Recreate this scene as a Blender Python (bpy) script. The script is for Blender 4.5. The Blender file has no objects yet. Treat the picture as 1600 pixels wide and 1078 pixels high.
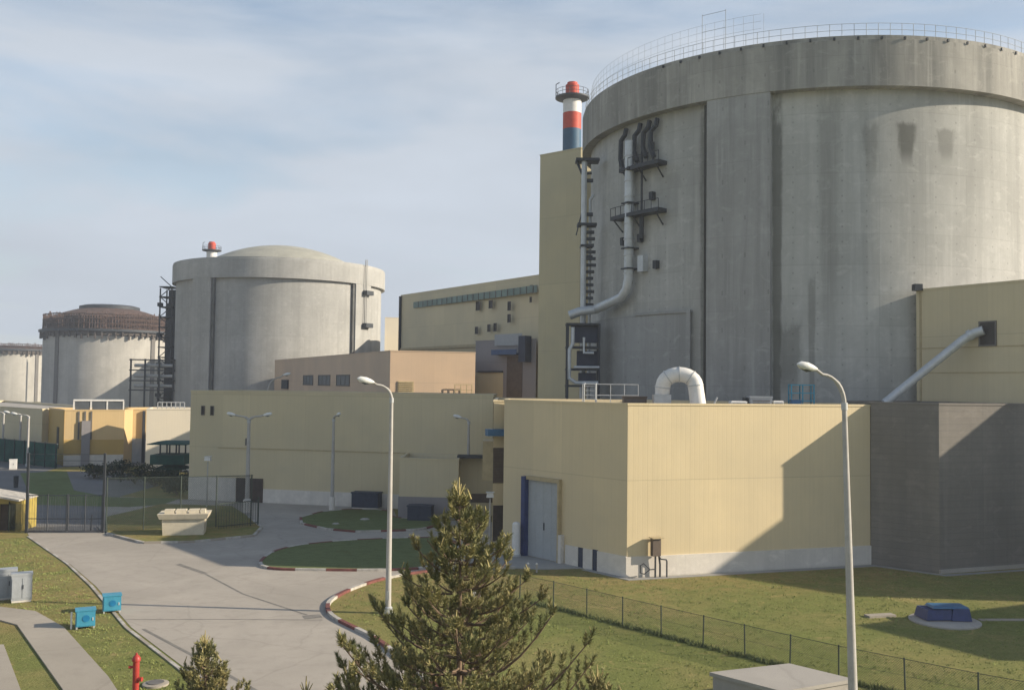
import bpy, math, random
from mathutils import Vector, Matrix, Euler
R_ = math.radians
pi = math.pi
sc = bpy.context.scene
COL = sc.collection

# ------------------------------------------------------------------ camera
cam_d = bpy.data.cameras.new('camera')
cam = bpy.data.objects.new('camera', cam_d)
COL.objects.link(cam)
cam_d.sensor_width = 36.0
cam_d.lens = 33.75
cam_d.clip_start = 0.1
cam_d.clip_end = 6000
cam.matrix_world = (Matrix.Translation((0, 0, 12.0)) @ Matrix.Rotation(R_(90 + 2.33), 4, 'X')
                    @ Matrix.Rotation(0.012, 4, 'Z'))
sc.camera = cam
# ------------------------------------------------------------------ light
SUN_EL = 22.7
SUN_DIR = Vector((0.996 * math.cos(R_(SUN_EL)), -0.086 * math.cos(R_(SUN_EL)), math.sin(R_(SUN_EL)))).normalized()
sun_d = bpy.data.lights.new('sun', 'SUN')
sun_d.energy = 5.0
sun_d.angle = R_(0.6)
sun_d.color = (1.0, 0.88, 0.70)
sun = bpy.data.objects.new('sun', sun_d)
COL.objects.link(sun)
sun.rotation_euler = SUN_DIR.to_track_quat('Z', 'Y').to_euler()
sun.location = (60, -20, 60)

world = bpy.data.worlds.new('World')
sc.world = world
world.use_nodes = True
wn = world.node_tree
for n in list(wn.nodes):
    wn.nodes.remove(n)
w_out = wn.nodes.new('ShaderNodeOutputWorld')
w_bg = wn.nodes.new('ShaderNodeBackground')
w_bg.inputs['Strength'].default_value = 0.10
sky = wn.nodes.new('ShaderNodeTexSky')
sky.sky_type = 'NISHITA'
sky.sun_disc = False
sky.sun_elevation = R_(SUN_EL)
sky.sun_rotation = math.atan2(SUN_DIR.x, SUN_DIR.y)
sky.air_density = 1.1
sky.dust_density = 0.6
sky.ozone_density = 1.2
# thin high cloud: soft streaks mixed over the clear sky
w_tc = wn.nodes.new('ShaderNodeTexCoord')
w_map = wn.nodes.new('ShaderNodeMapping')
w_map.inputs['Scale'].default_value = (1.0, 1.0, 4.2)
w_map.inputs['Rotation'].default_value = (0, R_(-5), 0)
w_n1 = wn.nodes.new('ShaderNodeTexNoise')
w_n1.inputs['Scale'].default_value = 2.1
w_n1.inputs['Detail'].default_value = 7
w_n1.inputs['Roughness'].default_value = 0.52
w_n1.inputs['Distortion'].default_value = 0.25
w_r = wn.nodes.new('ShaderNodeValToRGB')
w_r.color_ramp.elements[0].position = 0.40
w_r.color_ramp.elements[0].color = (0.30, 0.30, 0.30, 1)
w_r.color_ramp.elements[1].position = 0.58
w_r.color_ramp.elements[1].color = (0.97, 0.97, 0.97, 1)
w_mix = wn.nodes.new('ShaderNodeMixRGB')
w_mix.inputs['Color2'].default_value = (3.85, 4.25, 4.8, 1)
wl = wn.links.new
wl(w_tc.outputs['Generated'], w_map.inputs['Vector'])
wl(w_map.outputs['Vector'], w_n1.inputs['Vector'])
wl(w_n1.outputs['Fac'], w_r.inputs['Fac'])
# the veil thickens towards the horizon
w_sep = wn.nodes.new('ShaderNodeSeparateXYZ')
wl(w_tc.outputs['Generated'], w_sep.inputs[0])
w_mr = wn.nodes.new('ShaderNodeMapRange')
w_mr.inputs[1].default_value = 0.0; w_mr.inputs[2].default_value = 0.38
w_mr.inputs[3].default_value = 0.42; w_mr.inputs[4].default_value = 0.0
wl(w_sep.outputs[2], w_mr.inputs[0])
w_add = wn.nodes.new('ShaderNodeMath'); w_add.operation = 'ADD'; w_add.use_clamp = True
wl(w_r.outputs['Color'], w_add.inputs[0]); wl(w_mr.outputs[0], w_add.inputs[1])
w_mz = wn.nodes.new('ShaderNodeMapRange')
w_mz.inputs[1].default_value = 0.42; w_mz.inputs[2].default_value = 0.8
w_mz.inputs[3].default_value = 1.0; w_mz.inputs[4].default_value = 0.12
wl(w_sep.outputs[2], w_mz.inputs[0])
w_mm = wn.nodes.new('ShaderNodeMath'); w_mm.operation = 'MULTIPLY'
wl(w_add.outputs[0], w_mm.inputs[0]); wl(w_mz.outputs[0], w_mm.inputs[1])
wl(w_mm.outputs[0], w_mix.inputs['Fac'])
wl(sky.outputs['Color'], w_mix.inputs['Color1'])
# broad light and dark patches inside the cloud
w_n2 = wn.nodes.new('ShaderNodeTexNoise')
w_n2.inputs['Scale'].default_value = 3.4; w_n2.inputs['Detail'].default_value = 6; w_n2.inputs['Distortion'].default_value = 0.4
wl(w_map.outputs['Vector'], w_n2.inputs['Vector'])
w_m2 = wn.nodes.new('ShaderNodeMapRange')
w_m2.inputs[1].default_value = 0.3; w_m2.inputs[2].default_value = 0.7; w_m2.inputs[3].default_value = 0.95; w_m2.inputs[4].default_value = 1.07
wl(w_n2.outputs['Fac'], w_m2.inputs[0])
w_mul = wn.nodes.new('ShaderNodeVectorMath'); w_mul.operation = 'SCALE'
wl(w_mix.outputs['Color'], w_mul.inputs[0]); wl(w_m2.outputs[0], w_mul.inputs['Scale'])
wl(w_mul.outputs['Vector'], w_bg.inputs['Color'])
wl(w_bg.outputs['Background'], w_out.inputs['Surface'])

sc.view_settings.view_transform = 'Standard'
sc.view_settings.look = 'None'
sc.view_settings.gamma = 1
sc.view_settings.use_curve_mapping = False
sc.view_settings.exposure = 0.62
sc.render.engine = 'CYCLES'

# ------------------------------------------------------------------ mesh helper
class MB:
    def __init__(self):
        self.v = []; self.f = []; self.uv = []; self.mi = []; self.sm = []; self.marks = []
    def face(self, pts, mi=0, uv=None, smooth=False):
        i0 = len(self.v)
        pts = [Vector(p) for p in pts]
        self.v += pts
        self.f.append(list(range(i0, i0 + len(pts))))
        if uv is None:
            n = (pts[1] - pts[0]).cross(pts[2] - pts[1])
            if n.length < 1e-9 and len(pts) > 3:
                n = (pts[2] - pts[1]).cross(pts[3] - pts[2])
            if n.length > 0:
                n.normalize()
            if abs(n.z) > 0.8:
                uv = [(p.x, p.y) for p in pts]
            else:
                t = Vector((-n.y, n.x, 0))
                if t.length < 1e-6:
                    t = Vector((1, 0, 0))
                t.normalize()
                uv = [(p.dot(t), p.z) for p in pts]
        self.uv += uv
        self.mi.append(mi); self.sm.append(smooth)
        return self
    def prism(self, poly, z0, z1, mi=0, mtop=None, bottom=False):
        self.marks.append(len(self.f))
        n = len(poly)
        a = sum(poly[i][0] * poly[(i + 1) % n][1] - poly[(i + 1) % n][0] * poly[i][1] for i in range(n))
        if a < 0:
            poly = poly[::-1]
        for i in range(n):
            p, q = poly[i], poly[(i + 1) % n]
            self.face([(p[0], p[1], z0), (q[0], q[1], z0), (q[0], q[1], z1), (p[0], p[1], z1)], mi)
        self.face([(p[0], p[1], z1) for p in poly], mi if mtop is None else mtop)
        if bottom:
            self.face([(p[0], p[1], z0) for p in poly[::-1]], mi)
        return self
    def box(self, c, s, rz=0, mi=0, rx=0, ry=0, taper=1.0):
        self.marks.append(len(self.f))
        m = Matrix.Translation(c) @ Euler((rx, ry, rz)).to_matrix().to_4x4()
        hx, hy, hz = s[0] / 2, s[1] / 2, s[2] / 2
        P = []
        for z in (-1, 1):
            k = taper if z > 0 else 1.0
            for x, y in ((-1, -1), (1, -1), (1, 1), (-1, 1)):
                P.append(m @ Vector((x * hx * k, y * hy * k, z * hz)))
        for q in ((3, 2, 1, 0), (4, 5, 6, 7), (0, 1, 5, 4), (1, 2, 6, 5), (2, 3, 7, 6), (3, 0, 4, 7)):
            self.face([P[i] for i in q], mi)
        return self
    def tube(self, pts, r, n=8, mi=0, caps=True, smooth=True):
        self.marks.append(len(self.f))
        pts = [Vector(p) for p in pts]
        if not isinstance(r, (list, tuple)):
            r = [r] * len(pts)
        rings = []
        up = Vector((0, 0, 1))
        prev = None
        for i, p in enumerate(pts):
            if i == 0: d = pts[1] - pts[0]
            elif i == len(pts) - 1: d = pts[-1] - pts[-2]
            else: d = (pts[i + 1] - p).normalized() + (p - pts[i - 1]).normalized()
            if d.length < 1e-9: d = up.copy()
            d.normalize()
            if prev is None:
                a = d.cross(Vector((0.123, 0.97, 0.05)))
                if a.length < 1e-3: a = d.cross(Vector((1, 0, 0)))
            else:
                a = prev - d * prev.dot(d)
            a.normalize(); prev = a
            b = d.cross(a)
            rings.append([p + (a * math.cos(2 * pi * k / n) + b * math.sin(2 * pi * k / n)) * r[i] for k in range(n)])
        L = 0
        for i in range(len(pts) - 1):
            L2 = L + (pts[i + 1] - pts[i]).length
            for k in range(n):
                k2 = (k + 1) % n
                u0 = 2 * pi * r[i] * k / n; u1 = 2 * pi * r[i] * (k + 1) / n
                self.face([rings[i][k], rings[i][k2], rings[i + 1][k2], rings[i + 1][k]], mi,
                          [(u0, L), (u1, L), (u1, L2), (u0, L2)], smooth)
            L = L2
        if caps:
            self.face(rings[0][::-1], mi); self.face(rings[-1], mi)
        return self
    def lathe(self, prof, c=(0, 0), n=48, mi=0, a0=0.0, a1=2 * pi, smooth=True, ends=False):
        """prof = list of (radius, z) from bottom outside to top"""
        self.marks.append(len(self.f))
        full = abs(a1 - a0 - 2 * pi) < 1e-6
        for k in range(n):
            t0 = a0 + (a1 - a0) * k / n; t1 = a0 + (a1 - a0) * (k + 1) / n
            s = 0
            for i in range(len(prof) - 1):
                (r0, z0), (r1, z1) = prof[i], prof[i + 1]
                ds = math.hypot(r1 - r0, z1 - z0)
                rr = max(r0, r1)
                v0, v1 = (z0, z1) if abs(z1 - z0) > 1e-6 else (r0, r1)
                P = [(c[0] + r0 * math.cos(t0), c[1] + r0 * math.sin(t0), z0),
                     (c[0] + r0 * math.cos(t1), c[1] + r0 * math.sin(t1), z0),
                     (c[0] + r1 * math.cos(t1), c[1] + r1 * math.sin(t1), z1),
                     (c[0] + r1 * math.cos(t0), c[1] + r1 * math.sin(t0), z1)]
                U = [(rr * t0, v0), (rr * t1, v0), (rr * t1, v1), (rr * t0, v1)]
                if r0 < 1e-6: P.pop(0); U.pop(0)
                elif r1 < 1e-6: P.pop(3); U.pop(3)
                self.face(P, mi, U, smooth)
                s += ds
        if ends and not full:
            for t, rev in ((a0, False), (a1, True)):
                P = [(c[0] + r * math.cos(t), c[1] + r * math.sin(t), z) for r, z in prof]
                self.face(P[::-1] if rev else P, mi)
        return self
    def strip(self, pts, w, z, mi=0):
        for i in range(len(pts) - 1):
            a, b = Vector(pts[i]).to_2d(), Vector(pts[i + 1]).to_2d()
            d = (b - a).normalized(); nn = Vector((-d.y, d.x)) * w / 2
            self.face([(a.x - nn.x, a.y - nn.y, z), (b.x - nn.x, b.y - nn.y, z), (b.x + nn.x, b.y + nn.y, z), (a.x + nn.x, a.y + nn.y, z)], mi)
        return self
    def each(self, name, mats, parent=None):
        """one object per primitive added"""
        k = self.marks + [len(self.f)]; out = []
        for i in range(len(k) - 1):
            m = MB()
            for j in range(k[i], k[i + 1]):
                f = self.f[j]; m.face([self.v[q] for q in f], self.mi[j], [self.uv[q] for q in f], self.sm[j])
            out.append(m.obj(name, mats, parent))
        return out
    def obj(self, name, mats, parent=None, merge=True):
        off = Vector((0, 0, 0))
        p = parent
        while p is not None:
            off += p.location; p = p.parent
        if not isinstance(mats, (list, tuple)): mats = [mats]
        me = bpy.data.meshes.new(name)
        me.from_pydata([(v - off)[:] for v in self.v], [], self.f)
        for m in mats: me.materials.append(m)
        ul = me.uv_layers.new(name='UVMap')
        flat = []
        for u in self.uv: flat += [u[0], u[1]]
        ul.data.foreach_set('uv', flat)
        me.polygons.foreach_set('material_index', self.mi)
        me.polygons.foreach_set('use_smooth', self.sm)
        me.update()
        if merge:
            import bmesh
            bm = bmesh.new(); bm.from_mesh(me)
            bmesh.ops.remove_doubles(bm, verts=bm.verts, dist=0.0002)
            bm.to_mesh(me); bm.free()
            if any(self.sm): me.set_sharp_from_angle(angle=R_(32))
        o = bpy.data.objects.new(name, me)
        COL.objects.link(o)
        if parent is not None: o.parent = parent
        return o

def tag(o, label, cat, group=None):
    o['label'] = label; o['category'] = cat
    if group: o['group'] = group
    return o
def thing(name, label, cat, loc=(0, 0, 0), group=None, rz=0):
    o = bpy.data.objects.new(name, None)
    COL.objects.link(o)
    o.empty_display_size = 0.5
    o.location = loc
    o.rotation_euler = (0, 0, rz)
    return tag(o, label, cat, group)
def struct(mb, name, mats):
    o = mb.obj(name, mats); o['kind'] = 'structure'; return o
def copy_tree(o, loc=None, rz=None, label=None, parent=None, scale=None):
    c = o.copy(); COL.objects.link(c)
    if parent is not None: c.parent = parent
    for ch in list(o.children): copy_tree(ch, parent=c)
    if loc is not None: c.location = loc
    if rz is not None: c.rotation_euler = (0, 0, rz)
    if scale is not None: c.scale = (scale, scale, scale)
    if label: c['label'] = label
    return c

# ------------------------------------------------------------------ materials
class NT:
    def __init__(self, name):
        self.m = bpy.data.materials.new(name); self.m.use_nodes = True
        self.t = self.m.node_tree
        self.b = self.t.nodes['Principled BSDF']
        self.tc = None
    def n(self, typ, **kw):
        x = self.t.nodes.new(typ)
        for k, v in kw.items():
            if k in x.inputs.keys(): x.inputs[k].default_value = v
            else: setattr(x, k, v)
        return x
    def l(self, a, b): self.t.links.new(a, b)
    def coord(self, kind='UV'):
        if self.tc is None: self.tc = self.n('ShaderNodeTexCoord')
        return self.tc.outputs[kind]
    def noise(self, scale, detail=4, rough=0.55, kind='UV', stretch=None, dist=0.0):
        x = self.n('ShaderNodeTexNoise')
        x.inputs['Scale'].default_value = scale; x.inputs['Detail'].default_value = detail
        x.inputs['Roughness'].default_value = rough; x.inputs['Distortion'].default_value = dist
        mp = self.n('ShaderNodeMapping')
        if stretch: mp.inputs['Scale'].default_value = stretch
        self.l(self.coord(kind), mp.inputs['Vector']); self.l(mp.outputs[0], x.inputs['Vector'])
        return x.outputs['Fac']
    def ramp(self, fac, a, b, c0=(0, 0, 0), c1=(1, 1, 1)):
        r = self.n('ShaderNodeValToRGB')
        r.color_ramp.elements[0].position = a; r.color_ramp.elements[0].color = (*c0, 1)
        r.color_ramp.elements[1].position = b; r.color_ramp.elements[1].color = (*c1, 1)
        self.l(fac, r.inputs['Fac']); return r.outputs['Color']
    def mix(self, a, b, fac, mode='MIX'):
        x = self.n('ShaderNodeMixRGB'); x.blend_type = mode
        for inp, val in (('Fac', fac), ('Color1', a), ('Color2', b)):
            if isinstance(val, tuple): x.inputs[inp].default_value = (*val, 1) if len(val) == 3 else val
            elif isinstance(val, (int, float)): x.inputs[inp].default_value = val
            else: self.l(val, x.inputs[inp])
        return x.outputs['Color']
    def math(self, op, a, b=0.0, c=None):
        x = self.n('ShaderNodeMath'); x.operation = op
        for i, v in enumerate((a, b, c)):
            if v is None: continue
            if isinstance(v, (int, float)): x.inputs[i].default_value = v
            else: self.l(v, x.inputs[i])
        return x.outputs[0]
    def bump(self, h, strength=0.3, dist=0.05):
        b = self.n('ShaderNodeBump'); b.inputs['Strength'].default_value = strength
        b.inputs['Distance'].default_value = dist
        self.l(h, b.inputs['Height'])
        self.l(b.outputs[0], self.b.inputs['Normal'])
    def done(self, col, rough=0.8, metal=0.0, spec=0.3):
        if isinstance(col, tuple): self.b.inputs['Base Color'].default_value = (*col, 1)
        else: self.l(col, self.b.inputs['Base Color'])
        if isinstance(rough, (int, float)): self.b.inputs['Roughness'].default_value = rough
        else: self.l(rough, self.b.inputs['Roughness'])
        self.b.inputs['Metallic'].default_value = metal
        self.b.inputs['Specular IOR Level'].default_value = spec
        return self.m
    def uvxy(self):
        s = self.n('ShaderNodeSeparateXYZ'); self.l(self.coord('UV'), s.inputs[0])
        return s.outputs[0], s.outputs[1]
    def lines(self, val, period, width):
        """1 inside a thin line repeating every period"""
        f = self.math('FRACT', self.math('DIVIDE', val, period))
        return self.math('LESS_THAN', f, width / period)

def plain(name, col, rough=0.6, metal=0.0, var=0.12, scale=2.0, spec=0.4):
    t = NT(name)
    n = t.noise(scale, 5, 0.6, 'Object')
    c = t.mix(tuple(x * (1 - var) for x in col), tuple(min(1, x * (1 + var)) for x in col), t.ramp(n, 0.3, 0.7))
    g1 = t.noise(scale * 5.3, 6, 0.7, 'Object', None, 0.6)
    c = t.mix(c, tuple(x * 0.5 + 0.02 for x in col), t.math('MULTIPLY', t.ramp(g1, 0.5, 0.72), 0.38))
    return t.done(c, rough, metal, spec)

def cladding(name, col, hj=5.0, rib=0.333, panel=1.0, dirt=0.25, v0=0.0, tint=None):
    """painted trapezoid sheet: vertical ribs, panel laps, horizontal joints, streaks of dirt"""
    t = NT(name)
    u, v = t.uvxy()
    # panel to panel tone
    pid = t.math('FLOOR', t.math('DIVIDE', u, panel * 3))
    pid2 = t.math('FLOOR', t.math('DIVIDE', t.math('ADD', v, v0), hj))
    wn_ = t.n('ShaderNodeTexWhiteNoise'); wn_.noise_dimensions = '2D'
    cb = t.n('ShaderNodeCombineXYZ'); t.l(pid, cb.inputs[0]); t.l(pid2, cb.inputs[1]); t.l(cb.outputs[0], wn_.inputs['Vector'])
    base = t.mix(tuple(x * 0.95 for x in col), tuple(x * 1.04 for x in col), wn_.outputs['Value'])
    big = t.noise(0.12, 4, 0.6)
    base = t.mix(base, tuple(x * y for x, y in zip(col, (0.86, 0.88, 0.92))), t.ramp(big, 0.42, 0.72))
    st = t.noise(1.0, 5, 0.65, 'UV', (2.2, 0.12, 1))
    base = t.mix(base, tuple(x * 0.72 for x in col), t.math('MULTIPLY', t.ramp(st, 0.5, 0.85), dirt))
    rb = t.math('PINGPONG', u, rib / 2)
    rbn = t.math('DIVIDE', rb, rib / 2)
    groove = t.ramp(rbn, 0.12, 0.3, (1, 1, 1), (0, 0, 0))
    base = t.mix(base, tuple(x * 0.80 for x in col), t.math('MULTIPLY', groove, 0.12))
    lap = t.lines(u, panel * 3, 0.035)
    hl = t.lines(t.math('ADD', v, v0), hj, 0.06)
    ln = t.math('MAXIMUM', t.math('MULTIPLY', lap, 0.45), hl)
    base = t.mix(base, tuple(x * 0.5 for x in col), t.math('MULTIPLY', ln, 0.32))
    t.bump(t.ramp(rbn, 0.1, 0.32), 0.10, 0.02)
    return t.done(base, 0.55, 0, 0.35)

def concrete(name, col=(0.36, 0.35, 0.32), streak=0.5, form=1.9, stains_and_shade=(), seed=0.0, dark=(0.16, 0.16, 0.15)):
    t = NT(name)
    u, v = t.uvxy()
    big = t.noise(0.09, 6, 0.6, 'UV', (1, 1, 1))
    c = t.mix(tuple(x * 0.84 for x in col), tuple(x * 1.1 for x in col), t.ramp(big, 0.32, 0.68))
    # pour bands and panels
    wn_ = t.n('ShaderNodeTexWhiteNoise'); wn_.noise_dimensions = '2D'
    cb = t.n('ShaderNodeCombineXYZ')
    t.l(t.math('FLOOR', t.math('DIVIDE', u, 3.7)), cb.inputs[0]); t.l(t.math('FLOOR', t.math('DIVIDE', v, form)), cb.inputs[1])
    t.l(cb.outputs[0], wn_.inputs['Vector'])
    c = t.mix(c, dark, t.math('MULTIPLY', wn_.outputs['Value'], 0.16))
    jl = t.math('MAXIMUM', t.lines(v, form, 0.05), t.math('MULTIPLY', t.lines(u, 3.7, 0.05), 0.7))
    c = t.mix(c, dark, t.math('MULTIPLY', jl, 0.22))
    hu = t.math('ABSOLUTE', t.math('SUBTRACT', t.math('FRACT', t.math('DIVIDE', u, 1.85)), 0.5))
    hv_ = t.math('ABSOLUTE', t.math('SUBTRACT', t.math('FRACT', t.math('DIVIDE', v, form * 0.5)), 0.5))
    hole = t.math('MULTIPLY', t.math('LESS_THAN', hu, 0.035), t.math('LESS_THAN', hv_, 0.06))
    c = t.mix(c, dark, t.math('MULTIPLY', hole, 0.42))
    s1 = t.noise(1.0, 6, 0.62, 'UV', (0.42, 0.03, 1), 0.3)
    c = t.mix(c, dark, t.math('MULTIPLY', t.ramp(s1, 0.44, 0.66), streak))
    s2 = t.noise(1.0, 5, 0.6, 'UV', (1.9, 0.07, 1), 0.2)
    c = t.mix(c, tuple(min(1, x * 1.45) for x in col), t.math('MULTIPLY', t.ramp(s2, 0.53, 0.70), streak * 0.6))
    bl = t.noise(0.33, 6, 0.66, 'UV', (1, 0.8, 1), 0.5)
    c = t.mix(c, tuple(x * 0.74 for x in col), t.math('MULTIPLY', t.ramp(bl, 0.46, 0.66), 0.55))
    bl2 = t.noise(0.8, 5, 0.7, 'UV', (1, 1.6, 1), 0.8)
    c = t.mix(c, tuple(min(1, x * 1.25) for x in col), t.math('MULTIPLY', t.ramp(bl2, 0.55, 0.68), 0.35))
    fine = t.noise(2.3, 6, 0.7, 'UV')
    c = t.mix(c, tuple(x * 0.7 for x in col), t.math('MULTIPLY', t.ramp(fine, 0.45, 0.8), 0.3))
    for (su, sv, wu, wv, k) in stains_and_shade:
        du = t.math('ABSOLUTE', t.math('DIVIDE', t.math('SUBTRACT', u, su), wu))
        # drips and painted shade strips taper downward
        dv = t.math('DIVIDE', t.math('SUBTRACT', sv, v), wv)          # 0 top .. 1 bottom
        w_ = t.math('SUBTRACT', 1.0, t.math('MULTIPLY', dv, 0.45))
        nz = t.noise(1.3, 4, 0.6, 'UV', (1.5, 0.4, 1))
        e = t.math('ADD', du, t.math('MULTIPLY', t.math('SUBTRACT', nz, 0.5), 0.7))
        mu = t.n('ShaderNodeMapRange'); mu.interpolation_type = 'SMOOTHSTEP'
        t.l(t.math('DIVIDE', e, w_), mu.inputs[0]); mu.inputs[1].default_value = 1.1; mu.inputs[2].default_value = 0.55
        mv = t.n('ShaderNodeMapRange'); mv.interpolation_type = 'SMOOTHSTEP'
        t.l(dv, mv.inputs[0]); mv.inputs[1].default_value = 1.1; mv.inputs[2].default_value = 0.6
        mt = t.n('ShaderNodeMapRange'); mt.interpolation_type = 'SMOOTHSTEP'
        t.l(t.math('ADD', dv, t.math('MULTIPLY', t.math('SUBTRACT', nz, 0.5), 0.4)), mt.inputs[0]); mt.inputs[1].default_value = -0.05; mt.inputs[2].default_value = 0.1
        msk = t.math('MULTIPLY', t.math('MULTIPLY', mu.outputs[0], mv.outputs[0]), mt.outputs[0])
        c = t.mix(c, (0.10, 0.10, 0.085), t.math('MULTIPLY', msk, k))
    t.bump(t.math('ADD', fine, t.math('MULTIPLY', jl, -0.6)), 0.25, 0.04)
    return t.done(c, 0.9, 0, 0.15)

def grass_mat(name, base, dry, amt=(0.45, 0.65)):
    t = NT(name)
    n1 = t.noise(0.11, 5, 0.6, 'Object', None, 0.4)
    n2 = t.noise(1.3, 5, 0.65, 'Object')
    n3 = t.noise(9.0, 4, 0.7, 'Object', (1, 1.6, 1))
    c = t.mix(base, dry, t.ramp(n1, *amt))
    if name == 'mown_grass':
        sp = t.n('ShaderNodeSeparateXYZ'); t.l(t.coord('Object'), sp.inputs[0])
        q_ = t.math('SUBTRACT', sp.outputs[1], t.math('MULTIPLY', sp.outputs[0], 0.30))
        mr = t.n('ShaderNodeMapRange'); mr.interpolation_type = 'SMOOTHSTEP'; t.l(q_, mr.inputs[0])
        mr.inputs[1].default_value = 47; mr.inputs[2].default_value = 57
        nn = t.noise(0.35, 5, 0.7, 'Object', None, 1.2)
        c = t.mix(c, tuple(x * y for x, y in zip(dry, (1.0, 0.86, 0.9))), t.math('MULTIPLY', t.math('MULTIPLY', mr.outputs[0], t.ramp(nn, 0.36, 0.6)), 0.6))
    c = t.mix(c, tuple(x * 0.55 for x in base), t.math('MULTIPLY', t.ramp(n2, 0.45, 0.72), 0.5))
    c = t.mix(c, tuple(x * 0.4 for x in base), t.math('MULTIPLY', t.ramp(n3, 0.42, 0.68), 0.6))
    n4 = t.noise(0.5, 5, 0.7, 'Object', None, 1.0)
    c = t.mix(c, dry, t.math('MULTIPLY', t.ramp(n4, 0.58, 0.7), 0.65))
    t.bump(n3, 0.9, 0.12)
    return t.done(c, 0.95, 0, 0.05)

def paving(name, col, spots=0.35):
    t = NT(name)
    n1 = t.noise(0.13, 5, 0.6, 'Object', None, 0.6)
    n2 = t.noise(1.1, 6, 0.7, 'Object')
    n3 = t.noise(16, 3, 0.6, 'Object')
    c = t.mix(tuple(x * 0.86 for x in col), tuple(x * 1.1 for x in col), t.ramp(n1, 0.35, 0.68))
    c = t.mix(c, tuple(x * 0.62 for x in col), t.math('MULTIPLY', t.ramp(n2, 0.5, 0.8), spots))
    c = t.mix(c, tuple(x * 0.75 for x in col), t.math('MULTIPLY', t.ramp(n3, 0.4, 0.7), 0.3))
    # wandering hairline cracks
    vo = t.n('ShaderNodeTexVoronoi'); vo.feature = 'DISTANCE_TO_EDGE'; vo.inputs['Scale'].default_value = 0.16
    ds = t.n('ShaderNodeTexNoise'); ds.inputs['Scale'].default_value = 0.5; ds.inputs['Detail'].default_value = 4
    t.l(t.coord('Object'), ds.inputs['Vector'])
    ad = t.n('ShaderNodeMixRGB'); ad.blend_type = 'ADD'; ad.inputs['Fac'].default_value = 1.0
    t.l(t.coord('Object'), ad.inputs['Color1']); t.l(ds.outputs['Color'], ad.inputs['Color2'])
    t.l(ad.outputs[0], vo.inputs['Vector'])
    cr = t.ramp(vo.outputs['Distance'], 0.004, 0.012, (1, 1, 1), (0, 0, 0))
    c = t.mix(c, tuple(x * 0.45 for x in col), t.math('MULTIPLY', cr, 0.16))
    t.bump(n3, 0.3, 0.02)
    return t.done(c, 0.9, 0, 0.2)

M = {}
M['beige'] = cladding('beige_cladding', (0.66, 0.54, 0.335), hj=6.0, dirt=0.38)
M['beige_far'] = cladding('beige_cladding_far', (0.62, 0.53, 0.345), hj=5.3, rib=0.5)
M['beige_side'] = cladding('beige_cladding_worn', (0.60, 0.51, 0.325), hj=5.3, rib=0.4)
M['peach'] = cladding('peach_cladding', (0.58, 0.43, 0.30), hj=4.0)
M['tower'] = cladding('tower_cladding', (0.58, 0.50, 0.31), hj=8.0)
M['orange'] = cladding('orange_cladding', (0.64, 0.46, 0.23), hj=20)
M['shaded_ochre'] = cladding('shaded_ochre_cladding', (0.50, 0.33, 0.10), hj=20)
M['cream'] = cladding('cream_cladding', (0.74, 0.66, 0.52), hj=20, dirt=0.1)
M['greypanel'] = cladding('grey_cladding', (0.27, 0.25, 0.25), hj=5)
M['plinth'] = concrete('painted_plinth', (0.72, 0.67, 0.60), 0.25, 20, (), 0, (0.3, 0.29, 0.27))
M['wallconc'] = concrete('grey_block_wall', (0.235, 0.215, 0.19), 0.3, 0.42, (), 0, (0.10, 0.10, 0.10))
M['slab'] = paving('roof_concrete', (0.40, 0.37, 0.33))
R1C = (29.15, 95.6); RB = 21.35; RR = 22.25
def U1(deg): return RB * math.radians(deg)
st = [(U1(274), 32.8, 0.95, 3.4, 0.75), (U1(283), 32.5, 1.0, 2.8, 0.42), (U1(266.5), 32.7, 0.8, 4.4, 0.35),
      (U1(231.7), 35.6, 0.7, 42, 0.6), (U1(247.4), 35.8, 0.5, 42, 0.7), (U1(254.5), 21.0, 0.35, 14, 0.4), (U1(258), 35, 1.0, 20, 0.25), (U1(250), 17.0, 1.2, 6, 0.5), (U1(222), 30.5, 1.6, 6, 0.22)]  # full-height strips paint recess shade beside the pilaster; the others are stains
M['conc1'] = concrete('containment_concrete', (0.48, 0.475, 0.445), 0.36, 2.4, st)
M['ring'] = concrete('ring_beam_concrete', (0.38, 0.365, 0.33), 0.8, 4.2)
M['conc2'] = concrete('containment_concrete_far', (0.41, 0.405, 0.385), 0.3, 3.0)
M['conc3'] = concrete('unfinished_concrete', (0.46, 0.44, 0.40), 0.25, 4.0)
M['dome'] = concrete('dome_concrete', (0.40, 0.39, 0.33), 0.12, 40)
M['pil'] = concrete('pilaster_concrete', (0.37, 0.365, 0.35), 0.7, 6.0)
M['joint'] = plain('joint_shade', (0.13, 0.13, 0.125), 0.9, 0, 0.3, 0.5, 0.1)  # dark colour stands for the shade in recessed joints by the pilasters
M['panel'] = concrete('hatch_concrete', (0.39, 0.39, 0.38), 0.35, 3.0)
M['wire_light'] = plain('dull_railing', (0.40, 0.42, 0.43), 0.9, 0.0, 0.1, 2, 0.1)
M['dkblue'] = plain('dark_blue_grey', (0.035, 0.045, 0.075), 0.6, 0, 0.2)
M['steel'] = plain('dark_steel', (0.045, 0.05, 0.058), 0.6, 0.2)
M['galv'] = plain('galvanised_steel', (0.48, 0.49, 0.49), 0.45, 0.35)
M['duct'] = plain('aluminium_duct', (0.52, 0.54, 0.55), 0.45, 0.3, 0.12, 0.8)
M['white'] = plain('white_paint', (0.72, 0.70, 0.66), 0.5, 0, 0.08)
M['pole'] = plain('lamp_post_concrete', (0.42, 0.40, 0.37), 0.7, 0, 0.12, 1.2)
M['lamp'] = plain('lamp_housing', (0.70, 0.70, 0.67), 0.4, 0, 0.05)
M['glass'] = plain('dark_glass', (0.035, 0.03, 0.028), 0.45, 0, 0.2, 3, 0.3)
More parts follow.
